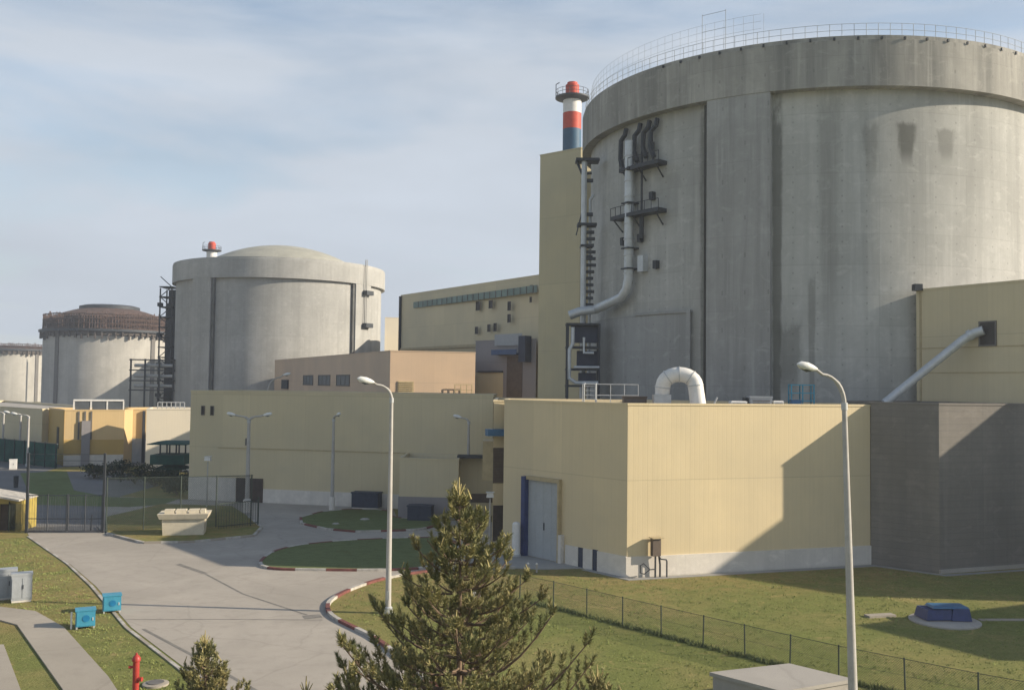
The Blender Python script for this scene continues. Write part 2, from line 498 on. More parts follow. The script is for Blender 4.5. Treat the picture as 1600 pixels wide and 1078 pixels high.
M['greyglass'] = plain('grey_glazing', (0.09, 0.10, 0.11), 0.4, 0, 0.2, 1, 0.4)
M['teal'] = plain('teal_band', (0.17, 0.23, 0.20), 0.5, 0, 0.25, 0.3)
M['blue'] = plain('blue_paint', (0.045, 0.14, 0.27), 0.45, 0, 0.15)
M['dullblue'] = plain('dull_blue', (0.06, 0.10, 0.20), 0.6, 0, 0.15)
M['navy'] = plain('navy_paint', (0.028, 0.045, 0.14), 0.5, 0, 0.2)
M['cyan'] = plain('turquoise_paint', (0.05, 0.26, 0.38), 0.45, 0, 0.12)
M['cyandark'] = plain('turquoise_emblem', (0.01, 0.16, 0.33), 0.45, 0, 0.12)
M['red'] = plain('red_paint', (0.36, 0.04, 0.03), 0.45, 0, 0.18)
M['kred'] = plain('kerb_red', (0.17, 0.06, 0.05), 0.8, 0, 0.35, 3)
M['kwhite'] = plain('kerb_white', (0.43, 0.40, 0.355), 0.8, 0, 0.3, 3)
M['cwhite'] = plain('stack_white', (0.72, 0.70, 0.68), 0.6, 0, 0.06)
M['cblue'] = plain('stack_blue', (0.03, 0.09, 0.16), 0.6, 0, 0.1)
M['cred'] = plain('stack_red', (0.50, 0.06, 0.03), 0.6, 0, 0.12)
M['rust'] = plain('rusty_rebar', (0.09, 0.055, 0.042), 0.9, 0, 0.5, 0.6)
M['rust2'] = plain('weathered_formwork', (0.085, 0.07, 0.06), 0.9, 0, 0.5, 0.4)
M['doorgrey'] = plain('door_grey', (0.36, 0.38, 0.39), 0.5, 0, 0.05)
M['doorbrown'] = plain('door_brown', (0.055, 0.04, 0.035), 0.6, 0, 0.3)
M['louvre'] = plain('louvre_brown', (0.12, 0.09, 0.07), 0.6, 0, 0.2)
M['yellow'] = plain('yellow_paint', (0.36, 0.28, 0.07), 0.6, 0, 0.25, 1.5)
M['creamstone'] = plain('cream_render', (0.62, 0.55, 0.42), 0.8, 0, 0.14, 1.0)
M['cabinet'] = plain('cabinet_grey', (0.34, 0.36, 0.38), 0.5, 0.1, 0.08)
M['dkgreen'] = plain('green_screen', (0.018, 0.07, 0.055), 0.9, 0, 0.4, 0.8)
M['bark'] = plain('pine_bark', (0.16, 0.11, 0.075), 0.95, 0, 0.4, 8)
M['wire'] = plain('fence_wire', (0.07, 0.085, 0.075), 0.7, 0.3, 0.2)
M['postgreen'] = plain('fence_post', (0.05, 0.065, 0.05), 0.7, 0.1, 0.3)
M['tar'] = plain('tar_seam', (0.19, 0.175, 0.155), 0.9, 0, 0.3, 2)
M['road'] = paving('worn_concrete_road', (0.385, 0.345, 0.295), 0.55)
M['asphalt'] = paving('far_asphalt', (0.17, 0.165, 0.16))
M['path'] = paving('path_slabs', (0.36, 0.32, 0.265), 0.45)
M['apron'] = paving('apron_concrete', (0.33, 0.32, 0.30))
M['grass'] = grass_mat('mown_grass', (0.225, 0.245, 0.078), (0.40, 0.31, 0.14), (0.46, 0.76))
M['island'] = grass_mat('island_grass', (0.19, 0.225, 0.10), (0.14, 0.14, 0.05), (0.5, 0.8))
M['blade'] = plain('grass_blades', (0.26, 0.29, 0.10), 0.9, 0, 0.3, 0.8, 0.05)
M['gravel'] = paving('bare_earth', (0.26, 0.20, 0.12), 0.6)
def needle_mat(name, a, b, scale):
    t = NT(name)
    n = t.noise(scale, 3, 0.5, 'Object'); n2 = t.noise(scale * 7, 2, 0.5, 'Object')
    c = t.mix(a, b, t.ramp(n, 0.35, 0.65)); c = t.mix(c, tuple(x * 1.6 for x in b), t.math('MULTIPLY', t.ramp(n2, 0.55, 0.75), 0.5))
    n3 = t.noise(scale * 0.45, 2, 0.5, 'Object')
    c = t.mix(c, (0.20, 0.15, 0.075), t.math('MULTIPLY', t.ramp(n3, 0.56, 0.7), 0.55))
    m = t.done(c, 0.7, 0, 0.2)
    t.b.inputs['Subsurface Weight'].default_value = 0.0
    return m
M['needle'] = needle_mat('pine_needles', (0.17, 0.18, 0.075), (0.33, 0.29, 0.13), 1.6)
M['candle'] = plain('pine_shoots', (0.34, 0.28, 0.12), 0.8, 0, 0.25, 3)
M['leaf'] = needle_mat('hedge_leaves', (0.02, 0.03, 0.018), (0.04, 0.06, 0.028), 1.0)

# ------------------------------------------------------------------ ground
g = MB()
g.face([(-3500, -600, -0.012), (3500, -600, -0.012), (3500, 6000, -0.012), (-3500, 6000, -0.012)])
struct(g, 'ground', M['grass'])

def sheet(name, poly, z, mat, kerb=0.0):
    m = MB()
    if kerb > 0: m.prism(poly, -0.01, z, 0)
    else:
        n = len(poly)
        a = sum(poly[i][0] * poly[(i + 1) % n][1] - poly[(i + 1) % n][0] * poly[i][1] for i in range(n))
        if a < 0: poly = poly[::-1]
        m.face([(p[0], p[1], z) for p in poly])
    return struct(m, name, mat)

def smooth_poly(P, it=2, closed=True):
    for _ in range(it):
        Q = []
        n = len(P)
        for i in range(n if closed else n - 1):
            a, b = P[i], P[(i + 1) % n]
            Q += [(a[0] * .75 + b[0] * .25, a[1] * .75 + b[1] * .25), (a[0] * .25 + b[0] * .75, a[1] * .25 + b[1] * .75)]
        if not closed: Q = [P[0]] + Q + [P[-1]]
        P = Q
    return P
# roads
edgeL = [(-37.5, 75.2), (-36.5, 73.5), (-28.6, 63.0), (-24.0, 56.3), (-18.3, 47.1), (-13.7, 40.9), (-11.5, 37.8), (-6, 29), (2, 16)]
edgeR = [(9, 20), (2.0, 31.5), (-2.8, 38.1), (-4.2, 41.3), (-6.1, 45.3), (-7.3, 47.0), (-9.0, 49.4), (-9.7, 51.5), (-9.8, 53.6), (-8.9, 57.0), (-7.2, 60.0), (-4.0, 62.6), (0.4, 64.0)]
road_poly = edgeL + edgeR + [(4.6, 64.2), (-0.6, 70.4), (-1.0, 84), (-10.0, 85.9), (-11.2, 92.2), (-33.0, 97.4), (-40, 99), (-38, 90), (-36.5, 87.0), (-31.6, 75.7)]
sheet('road', road_poly, 0.0, M['road'])
sheet('gate_road', [(-37.5, 75.2), (-31.6, 75.7), (-36.5, 87.0), (-38, 90), (-40, 99), (-40, 110), (-52, 128), (-130, 190), (-150, 175), (-66, 118), (-52, 100), (-43.2, 86.7)], 0.004, M['asphalt'])
sheet('far_yard', [(-48, 126), (-30, 126), (-30, 240), (-250, 420), (-330, 400), (-130, 190)], -0.004, M['asphalt'])
# near left verge paths
sheet('footpath', [(-30, 51.2), (-26.6, 50.8), (-24.4, 50.0), (-21.5, 46.9), (-16.1, 39.2), (-13.6, 35.2), (-15.4, 34.6), (-17.2, 37.6), (-23.9, 47.2), (-26.0, 48.6), (-30, 49.0)], 0.05, M['path'], 1)
sheet('side_footpath', [(-22.7, 43.7), (-18.9, 37.7), (-16, 33), (-18, 32), (-25, 43)], 0.05, M['path'], 1)
sheet('door_apron', [(4.9, 63.45), (-0.55, 69.95), (-4.2, 67.2), (0.2, 63.2), (2.2, 62.9)], 0.03, M['apron'], 1)
sheet('wall_strip', [(7.45, 60.35), (24.8, 65.95), (28.15, 62.8), (35.6, 65.3), (35.5, 64.9), (28.1, 62.3), (24.7, 65.4), (7.35, 59.75), (4.7, 63.0), (5.1, 63.2)], 0.02, M['apron'], 1)
# blades and tufts standing in the mown grass
def inside(x, y, P):
    c_ = False; n = len(P)
    for i in range(n):
        a, b = P[i], P[i - 1]
        if (a[1] > y) != (b[1] > y) and x < (b[0] - a[0]) * (y - a[1]) / (b[1] - a[1]) + a[0]: c_ = not c_
    return c_
def tufts(P, n, seed, hmax=0.075):
    rnd = random.Random(seed); m = MB()
    xs = [p[0] for p in P]; ys = [p[1] for p in P]
    k = 0
    while k < n:
        x = rnd.uniform(min(xs), max(xs)); y = rnd.uniform(min(ys), max(ys))
        if not inside(x, y, P): continue
        k += 1
        cl = math.sin(x * 1.7 + 3 * math.sin(y * 0.9)) * math.sin(y * 1.3 + 2 * math.sin(x * 0.7))
        if cl < 0 and rnd.random() < 0.6: continue
        h = rnd.uniform(0.03, hmax) * (1.3 if cl > 0.5 else 0.8)
        for j in range(3):
            an = rnd.random() * pi; w = 0.02; px_, py_ = x + rnd.gauss(0, .03), y + rnd.gauss(0, .03)
            q0 = (px_ - math.cos(an) * w, py_ - math.sin(an) * w, -0.01); q1 = (px_ + math.cos(an) * w, py_ + math.sin(an) * w, -0.01)
            m.face([q0, q1, (px_ + rnd.gauss(0, .03), py_ + rnd.gauss(0, .03), h)])
    return m
lawn_poly = [(-2.4, 38.4), (-4.0, 41.6), (-7.0, 47.2), (-9.3, 51.5), (-8.6, 56.8), (-7.0, 59.8), (-4, 62.3), (0.2, 62.9), (4.4, 62.6), (7.3, 59.6), (24.7, 65.2), (28.2, 62.2), (36, 65), (36, 52), (22, 33), (2, 33)]
verge_poly = [(-37, 73), (-29.0, 62.6), (-24.5, 56.0), (-18.8, 46.8), (-14.2, 40.6), (-12, 37.5), (-15.3, 37.7), (-16.0, 39.3), (-21.4, 47.0), (-24.3, 50.2), (-30, 51.5), (-40, 70)]
for P_, n_, sd in ((lawn_poly, 15000, 3), (verge_poly, 5000, 4)):
    o = tufts(P_, n_, sd).obj('grass_tufts', M['blade'], None, merge=False); o['kind'] = 'stuff'
# painted kerbs
def kerb(name, pts, closed=False, seg=1.15, w=0.22, h=0.14, start=0, mats=('kwhite', 'kred')):
    P = [Vector(p).to_2d() for p in pts]
    if closed: P.append(P[0])
    # resample
    out = [P[0]]; d = 0
    L = [0]
    for i in range(1, len(P)): L.append(L[-1] + (P[i] - P[i - 1]).length)
    n = max(1, round(L[-1] / seg)); sub = 3
    S = []
    for k in range(n * sub + 1):
        s = L[-1] * k / (n * sub); i = 0
        while i < len(L) - 2 and L[i + 1] < s: i += 1
        t = (s - L[i]) / max(1e-6, L[i + 1] - L[i]); S.append(P[i].lerp(P[i + 1], t))
    m = MB()
    for k in range(n * sub):
        a, b = S[k], S[k + 1]
        d = (b - a).normalized(); nn = Vector((-d.y, d.x)) * w / 2
        e = d * (0.02 if k % sub == sub - 1 else -0.0)
        mi = ((k // sub) + start) % 2
        b2 = b - e
        m.prism([(a.x - nn.x, a.y - nn.y), (b2.x - nn.x, b2.y - nn.y), (b2.x + nn.x, b2.y + nn.y), (a.x + nn.x, a.y + nn.y)], -0.01, h, mi)
    o = m.obj(name, [M[x] for x in mats]); o['kind'] = 'structure'
    return o
isl = smooth_poly([(-16.6, 63.6), (-16.6, 69.2), (-13.3, 72.6), (-7.7, 74.6), (-4.6, 74.6), (-3.4, 70), (-4.4, 63.0), (-8, 61.7), (-12.1, 61.6), (-15.3, 61.6)], 2)
sheet('round_grass_island', isl, 0.11, M['island'], 1)
kerb('kerb_island', isl, True, 2.0, start=0)
isl2 = smooth_poly([(-18.9, 83.0), (-16.8, 90.6), (-10.8, 90.6), (-10.9, 85.4), (-5.4, 84.2), (-6.8, 79.5), (-8.3, 78.4), (-13.6, 77.1)], 1)
sheet('far_grass_island', isl2, 0.11, M['island'], 1)
kerb('kerb_far_island', isl2, True, 2.0, mats=('kwhite', 'kred'))
rgp = [(9, 20), (2.0, 31.5), (-2.8, 38.1), (-4.2, 41.3), (-6.1, 45.3), (-7.3, 47.0), (-9.0, 49.4), (-9.7, 51.5), (-9.8, 53.6), (-8.9, 57.0), (-7.2, 60.0), (-4.0, 62.6), (0.4, 63.1)]
rgs = smooth_poly(rgp, 2, False)
kerb('kerb_lawn', rgs, False, 1.9)
gis = [(-31.2, 75.0), (-26.9, 71.0), (-23.5, 71.6), (-19.8, 74.8), (-20.3, 79), (-23.5, 86), (-26.5, 92.0), (-33.5, 93), (-35.0, 84)]
sheet('gate_verge', gis, 0.10, M['grass'], 1)
kerb('kerb_gate_verge', [(-31.2, 75.0), (-26.9, 71.0), (-23.5, 71.6), (-19.8, 74.8), (-20.3, 79), (-23.0, 85)], False, 1.2, mats=('kwhite', 'path'))
kerb('kerb_verge_left', [(-36.6, 73.5), (-28.7, 62.9), (-24.2, 56.2), (-18.5, 47.0), (-13.9, 40.8), (-11.7, 37.7), (-6.2, 29)], False, 1.5, 0.16, 0.035, mats=('kwhite', 'path'))
s = MB()
s.strip([(-21.6, 63.4), (-19.1, 60.5), (-15.0, 54.7), (-10.4, 50.0)], 0.14, 0.006)
s.strip([(-21.6, 63.2), (-18.9, 60.3)], 0.34, 0.009)
s.strip([(-19.2, 48.6), (-14.2, 48.9), (-9.4, 49.0)], 0.09, 0.007)
s.strip([(-17.6, 46.8), (-13.0, 41.6), (-9.6, 37.6), (-4, 30)], 0.16, 0.008)
s.strip([(-10.2, 50.0), (-9.9, 49.3)], 0.9, 0.0075)
struct(s, 'road_seam', M['tar'])

# ------------------------------------------------------------------ building helpers
def coping(mb, poly, z, w=0.25, h=0.14, mi=0):
    n = len(poly)
    a = sum(poly[i][0] * poly[(i + 1) % n][1] - poly[(i + 1) % n][0] * poly[i][1] for i in range(n))
    if a < 0: poly = poly[::-1]
    P = [Vector(p).to_2d() for p in poly]
    def offs(d):
        Q = []
        for i in range(n):
            e0 = (P[i] - P[i - 1]).normalized(); e1 = (P[(i + 1) % n] - P[i]).normalized()
            n0 = Vector((e0.y, -e0.x)); n1 = Vector((e1.y, -e1.x))
            b = (n0 + n1); b = b / max(0.3, b.dot(n0))
            Q.append(P[i] + b * d)
        return Q
    O = offs(0.04); I = offs(-w)
    for i in range(n):
        j = (i + 1) % n
        mb.face([(*O[i], z), (*O[j], z), (*O[j], z + h), (*O[i], z + h)], mi)
        mb.face([(*O[i], z + h), (*O[j], z + h), (*I[j], z + h), (*I[i], z + h)], mi)
        mb.face([(*I[j], z - 0.25), (*I[i], z - 0.25), (*I[i], z + h), (*I[j], z + h)], mi)
        mb.face([(*O[j], z), (*O[i], z), (*I[i], z), (*I[j], z)], mi)
    return I
def building(name, label, cat, poly, h, mat, roofmat='slab', plinth=0.0, plinth_mat='plinth', z0=-0.02, cop=None, group=None, pz=None):
    c = (sum(p[0] for p in poly) / len(poly), sum(p[1] for p in poly) / len(poly))
    T = thing(name, label, cat, (c[0], c[1], max(z0, 0)), group)
    w = MB(); n = len(poly)
    a = sum(poly[i][0] * poly[(i + 1) % n][1] - poly[(i + 1) % n][0] * poly[i][1] for i in range(n))
    if a < 0: poly = poly[::-1]
    for i in range(n):
        p, q = poly[i], poly[(i + 1) % n]
        w.face([(p[0], p[1], z0), (q[0], q[1], z0), (q[0], q[1], h), (p[0], p[1], h)])
    w.obj('wall', mat, T)
    r = MB(); I = coping(r, poly, h)
    r.face([(*p, h - 0.24) for p in I], 1)
    r.obj('roof', [cop or mat, M[roofmat]], T)
    if plinth > 0:
        pl = MB(); P = [Vector(p).to_2d() for p in poly]; O = []
        for i in range(n):
            e0 = (P[i] - P[i - 1]).normalized(); e1 = (P[(i + 1) % n] - P[i]).normalized()
            n0 = Vector((e0.y, -e0.x)); n1 = Vector((e1.y, -e1.x)); b = n0 + n1; b = b / max(0.3, b.dot(n0))
            O.append(P[i] + b * 0.07)
        for i in range(n):
            j = (i + 1) % n
            pl.face([(*O[i], -0.02), (*O[j], -0.02), (*O[j], plinth), (*O[i], plinth)])
            pl.face([(*O[i], plinth), (*O[j], plinth), (*P[j], plinth), (*P[i], plinth)])
        pl.obj('plinth', M[plinth_mat], T)
    return T
class Face:
    """wall plane: P -> Q, local s along, z up, d outward (towards the side given)"""
    def __init__(s, P, Q, out):
        s.P = Vector(P).to_2d(); s.Q = Vector(Q).to_2d(); s.t = (s.Q - s.P).normalized()
        nn = Vector((s.t.y, -s.t.x)); o = Vector(out).to_2d()
        s.n = nn if nn.dot(o - s.P) > 0 else -nn
        s.rz = math.atan2(s.t.y, s.t.x)
    def pt(s, a, z, d=0.0):
        q = s.P + s.t * a + s.n * d
        return Vector((q.x, q.y, z))
    def slab(s, mb, a0, a1, z0, z1, d0, d1, mi=0):
        mb.box(s.pt((a0 + a1) / 2, (z0 + z1) / 2, (d0 + d1) / 2), (a1 - a0, abs(d1 - d0), z1 - z0), s.rz, mi)
        return mb
CAMP = (0, 0)
def window(F, a0, a1, z0, z1, T, pane='glass', frame='greyframe', name='window', bars=0, ft=0.08):
    m = MB()
    F.slab(m, a0, a1, z1 - ft, z1, 0, 0.09); F.slab(m, a0, a1, z0, z0 + ft, 0, 0.12)
    F.slab(m, a0, a0 + ft, z0 + ft, z1 - ft, 0, 0.09); F.slab(m, a1 - ft, a1, z0 + ft, z1 - ft, 0, 0.09)
    for k in range(bars):
        x = a0 + (a1 - a0) * (k + 1) / (bars + 1)
        F.slab(m, x - 0.03, x + 0.03, z0 + ft, z1 - ft, 0, 0.07)
    w = m.obj(name, M[frame], T)
    p = MB(); F.slab(p, a0 + ft, a1 - ft, z0 + ft, z1 - ft, 0.0, 0.03)
    p.obj('pane', M[pane], w)
    return w
M['greyframe'] = plain('window_frame', (0.14, 0.13, 0.12), 0.7)
M['beigeframe'] = plain('beige_frame', (0.42, 0.34, 0.20), 0.6)

# ------------------------------------------------------------------ near service building
A = (7.35, 60.6); B = (24.7, 66.2); D = (-0.5, 70.05)
NH = 10.75
T = building('service_building', 'nearest flat roofed beige building, with tall grey door and sunlit right wall', 'building',
             [A, B, (24.4, 70.3), (12, 76), (-0.35, 73.9), D], NH, M['beige'], plinth=0.0)
FL = Face(A, D, CAMP); FR = Face(A, B, CAMP)
m = MB(); FR.slab(m, -0.09, 18.24, -0.02, 1.28, 0, 0.09)
FL.slab(m, 0.0, 2.55, -0.02, 1.30, 0, 0.09); FL.slab(m, 3.0, 3.85, -0.02, 1.30, 0, 0.10); FL.slab(m, 4.35, 5.6, -0.02, 1.30, 0, 0.09)
m.obj('plinth', M['plinth'], T)
m = MB(); FL.slab(m, 2.55, 3.0, 0.0, 1.35, 0, 0.04); FL.slab(m, 3.85, 4.35, 0.0, 1.30, 0, 0.04); m.each('vent', M['dkblue'], T)
# tall door: jambs, lintel, leaf recessed in a projecting frame
dm = MB(); FL.slab(dm, 9.42, 9.82, 0.0, 5.55, 0, 0.42, 0)
o = dm.obj('door_jamb', M['navy'], T)
dm = MB(); FL.slab(dm, 6.05, 9.42, 5.35, 5.6, 0, 0.30)
FL.slab(dm, 6.05, 6.2, 0.0, 5.35, 0, 0.30); dm.obj('door_frame', M['beigeframe'], T)
dm = MB()
for k in range(4): FL.slab(dm, 6.2 + k * 0.805, 6.2 + k * 0.805 + 0.79, 0.05, 5.35, 0, 0.07)
o = dm.obj('door', M['doorgrey'], T)
dm = MB(); FL.slab(dm, 7.70, 7.76, 2.0, 2.5, 0.07, 0.13); dm.obj('handle', M['steel'], o)
m = MB(); FL.slab(m, 5.75, 6.02, 0.0, 1.9, 0, 0.35); m.obj('door_bollard', M['plinth'], T)

# valve station at the corner
vb = Face(A, B, CAMP)
p0 = vb.pt(2.0, 0, 0.55)
T = thing('valve_station', 'dark standpipe with box and bent tubes against the sunlit plinth', 'valve', p0)
m = MB(); vb.slab(m, 1.5, 2.05, 1.35, 2.45, 0.25, 0.62); m.obj('cabinet', M['louvre'], T)
m = MB(); vb.slab(m, 1.42, 2.2, 2.45, 2.50, 0.15, 0.75); m.obj('hood', M['beigeframe'], T)
m = MB()
m.tube([vb.pt(1.75, 1.4, 0.45), vb.pt(1.75, 0.0, 0.45)], 0.06)
m.tube([vb.pt(1.95, 1.4, 0.45), vb.pt(2.1, 1.15, 0.5), vb.pt(2.45, 1.1, 0.55), vb.pt(2.5, 1.0, 0.55), vb.pt(2.5, 0.0, 0.55)], 0.05)
m.tube([vb.pt(2.0, 1.5, 0.4), vb.pt(2.1, 0.8, 0.4), vb.pt(2.1, 0.0, 0.4)], 0.06)
m.obj('pipe', M['steel'], T)
m = MB()
m.tube([vb.pt(1.7, 0.55, 0.55), vb.pt(1.3, 0.55, 0.6), vb.pt(0.85, 0.95, 0.65), vb.pt(0.6, 0.85, 0.7), vb.pt(0.6, 0.4, 0.7), vb.pt(0.9, 0.3, 0.65), vb.pt(1.3, 0.55, 0.6)], 0.04, 6)
m.obj('tube_loop', M['steel'], T)

# connector with canopy and louvre, left of the service building
T = building('link_building', 'narrow beige link block with brown louvre, between the service building and the long building', 'building',
             [(-1.35, 74.0), (8, 76.3), (8, 88), (-1.35, 88.5)], 10.62, M['beige'], plinth=0)
F = Face((-1.35, 74.0), (8, 76.3), CAMP)
m = MB()
F.slab(m, 0.0, 1.15, 4.4, 7.1, 0, 0.05)
for k in range(13): F.slab(m, 0.02, 1.13, 4.45 + k * 0.2, 4.55 + k * 0.2, 0.05, 0.12)
m.obj('louvre', M['louvre'], T)
m = MB(); F.slab(m, 0.05, 1.1, 0.0, 2.7, 0, 0.06); m.obj('door', M['doorbrown'], T)
m = MB(); F.slab(m, -0.65, 1.2, 8.05, 8.55, 0, 1.1); m.obj('canopy', M['blue'], T)
F2 = Face((-1.35, 74.0), (-1.35, 88.5), (-10, 80))
m = MB(); F2.slab(m, 0.05, 2.6, 4.6, 7.6, 0, 0.8); m.obj('side_bay', M['beigeframe'], T)

# long building
LB = (-32.5, 97.5); LE = (-1.7, 90.0)
T = building('long_building', 'long low olive beige hall in shade behind the street lamps with two small high windows', 'building',
             [LB, LE, (-1.5, 100), (-30, 107)], 10.85, M['beige_side'], plinth=0)
F = Face(LB, LE, CAMP)
m = MB(); F.slab(m, 0, 5.3, -0.02, 2.3, 0, 0.06); F.slab(m, 8.3, 22.6, -0.02, 1.35, 0, 0.08); m.obj('plinth', M['plinth'], T)
for a in (1.24, 2.27): window(F, a, a + 0.38, 8.5, 9.45, T, ft=0.05)
m = MB(); F.slab(m, 5.37, 8.25, 0.0, 2.35, 0, 0.10); d = m.obj('gate_door', M['doorbrown'], T)
m = MB(); F.slab(m, 6.78, 6.84, 0.05, 2.3, 0.10, 0.14); m.obj('door_seam', M['steel'], d)
m = MB(); F.slab(m, 3.2, 31.5, 5.25, 5.33, 0, 0.05); m.each('flashing', M['beigeframe'], T)
m = MB(); F.slab(m, 6.3, 6.42, 5.6, 6.3, 0, 0.2); m.obj('wall_box', M['greyframe'], T)

# low annex
T = building('low_annex', 'low beige annex with grey base in front of the long hall', 'building',
             [(-9.9, 86.0), (-4.6, 85.4), (-4.6, 88), (-1.4, 88), (-1.4, 90.0), (-9.9, 92.0)], 5.2, M['beige_far'], plinth=0)
F = Face((-9.9, 86.0), (-4.6, 85.4), CAMP)
m = MB(); F.slab(m, -0.06, 5.39, -0.02, 1.9, 0, 0.07); m.obj('plinth', M['greypanel'], T)
F = Face((-4.6, 88), (-1.4, 88), CAMP)
m = MB(); F.slab(m, 0.05, 3.15, 1.2, 2.0, 0.0, 0.06); m.obj('vent', M['louvre'], T)
m = MB(); F.slab(m, -0.2, 3.4, 5.3, 5.55, 0.0, 1.6); m.obj('awning', M['steel'], T)

# dark utility units before the annex
def unit(label, loc, sz, rz, mat, name='utility_cabinet', cat='cabinet', group=None):
    T = thing(name, label, cat, loc, group, rz)
    def P(mb, nm, mt, par=T):
        o = mb.obj(nm, mt); o.parent = par; return o
    w, d, h = sz
    b = MB(); b.box((0, 0, h * 0.48 + 0.06), (w, d, h * 0.9)); P(b, 'body', M[mat])
    b = MB(); b.box((0, 0, h * 0.93 + 0.08), (w * 1.06, d * 1.06, h * 0.08)); P(b, 'lid', M[mat])
    b = MB(); b.box((-w * 0.25, -d / 2 - 0.012, h * 0.5), (w * 0.44, 0.022, h * 0.7)); b.box((w * 0.25, -d / 2 - 0.012, h * 0.5), (w * 0.44, 0.022, h * 0.7)); dd = P(b, 'door', M[mat])
    b = MB(); b.box((w * 0.06, -d / 2 - 0.04, h * 0.55), (0.04, 0.04, h * 0.15)); P(b, 'handle', M['steel'], dd)
    b = MB(); b.box((0, 0, 0.05), (w * 0.95, d * 0.95, 0.1)); P(b, 'base', M['plinth'])
    return T
unit('dark blue equipment cabinet at the foot of the long hall wall', (-13.6, 91.6, 0.1), (2.6, 1.2, 1.5), -0.2, 'dkblue')
unit('blue skip-like cabinet on the paving before the low annex', (-7.8, 84.3, 0.0), (2.1, 1.2, 1.35), -0.1, 'dkblue')
unit('grey twin-door cabinet on the left verge, front one of the pair', (-26.3, 52.3, 0.0), (1.0, 0.65, 1.5), 0.5, 'cabinet', group='electrical cabinets on the left verge')
unit('darker grey cabinet standing behind the front one on the left verge', (-27.35, 52.9, 0.0), (0.85, 0.65, 1.6), 0.5, 'cabinet', group='electrical cabinets on the left verge')

# grey block building
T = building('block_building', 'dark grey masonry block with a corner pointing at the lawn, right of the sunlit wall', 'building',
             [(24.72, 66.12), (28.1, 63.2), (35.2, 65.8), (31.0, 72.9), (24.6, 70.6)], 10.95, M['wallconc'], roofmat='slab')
F = Face((28.1, 63.2), (35.2, 65.8), CAMP)
m = MB(); F.slab(m, -0.05, 7.4, -0.02, 0.25, 0, 0.12); m.obj('footing', M['slab'], T)

# tall beige building right
T = building('reactor_annex', 'tall beige clad annex touching the large reactor, with a dark square opening and slanting duct', 'building',
             [(31.0, 73.5), (35.35, 66.05), (46, 70), (56, 88), (50.5, 88)], 19.5, M['beige_side'], plinth=0)
F = Face((31.0, 73.5), (35.35, 66.05), CAMP)
window(F, 5.2, 6.55, 15.1, 16.9, T, pane='glass', name='opening', ft=0.1)
m = MB(); F.slab(m, 0.0, 8.6, 15.05, 15.12, 0, 0.04); F.slab(m, 0.0, 8.6, 13.2, 13.26, 0, 0.04); F.slab(m, 0.3, 0.45, 11.0, 19.4, 0, 0.06); m.each('flashing', M['beigeframe'], T)
m = MB(); m.tube([(33.75, 68.6, 16.25), (33.25, 69.0, 16.05), (32.6, 69.3, 15.6), (27.0, 69.6, 10.95)], [0.34, 0.34, 0.32, 0.30], 14); m.tube([(33.12, 69.05, 16.0), (32.9, 69.15, 15.85)], 0.40, 14)
m.obj('slanting_duct', M['duct'], T)
m = MB(); m.box((30.95, 73.2, 19.75), (0.6, 0.6, 0.5)); m.obj('roof_box', M['steel'], T)
# building to the right, only its near corner matters for the yard
building('turbine_annex', 'long beige hall on the right beyond the grey block, casting its shade on the block', 'building',
         [(60.8, 52.5), (46.6, 65.2), (58, 80), (95, 85), (95, 64)], 17.0, M['beige_side'], plinth=1.2)
building('pump_house', 'low beige pump house to the right of the lawn', 'building',
         [(41.8, 47.2), (45.8, 41.2), (66, 50.5), (62, 56.5)], 10.0, M['beige_side'], plinth=1.2)

# ------------------------------------------------------------------ tower and turbine hall
T = building('clad_tower', 'tall narrow olive beige stair tower left of the large reactor', 'building',
             [(7.84, 112), (12.3, 113.4), (9.6, 118.0), (3.17, 116)], 39.8, M['tower'], plinth=0)
T = building('turbine_hall', 'very long beige hall with a teal window band receding behind the stair tower', 'building',
             [(3.5, 131.3), (6, 127.6), (46, 150), (24, 200), (-19.2, 164.6)], 26.9, M['beige_far'], plinth=0)
F = Face((3.47, 130), (-19.2, 164.6), CAMP)
m = MB(); F.slab(m, 0.2, 36.5, 24.5, 25.5, 0, 0.1); bd = m.obj('window_band', M['teal'], T)
m = MB()
for k in range(22): F.slab(m, 1.0 + k * 1.6, 1.12 + k * 1.6, 24.52, 25.48, 0.1, 0.16)
m.each('mullion', M['greyframe'], bd)
for a, z0, z1, w in [(15.7, 22.9, 24.3, 1.1), (12.1, 23.0, 24.2, 1.0), (7.1, 22.4, 23.7, 0.8), (7.1, 20.7, 21.9, 0.8), (16.0, 19.4, 20.5, 0.8), (12.5, 19.6, 20.7, 0.8), (10.8, 19.6, 20.8, 0.8), (1.6, 24.5, 25.6, 0.6), (1.7, 23.2, 24.0, 0.5)]:
    window(F, a - w / 2, a + w / 2, z0, z1, T, ft=0.07)
m = MB(); F.slab(m, 14.5, 41.4, 17.5, 17.9, 0, 0.2, 0); m.obj('ledge', M['beigeframe'], T)
m = MB(); F.slab(m, 41.0, 41.3, 10.0, 26.8, 0.0, 0.4); m.obj('downpipe', M['steel'], T)

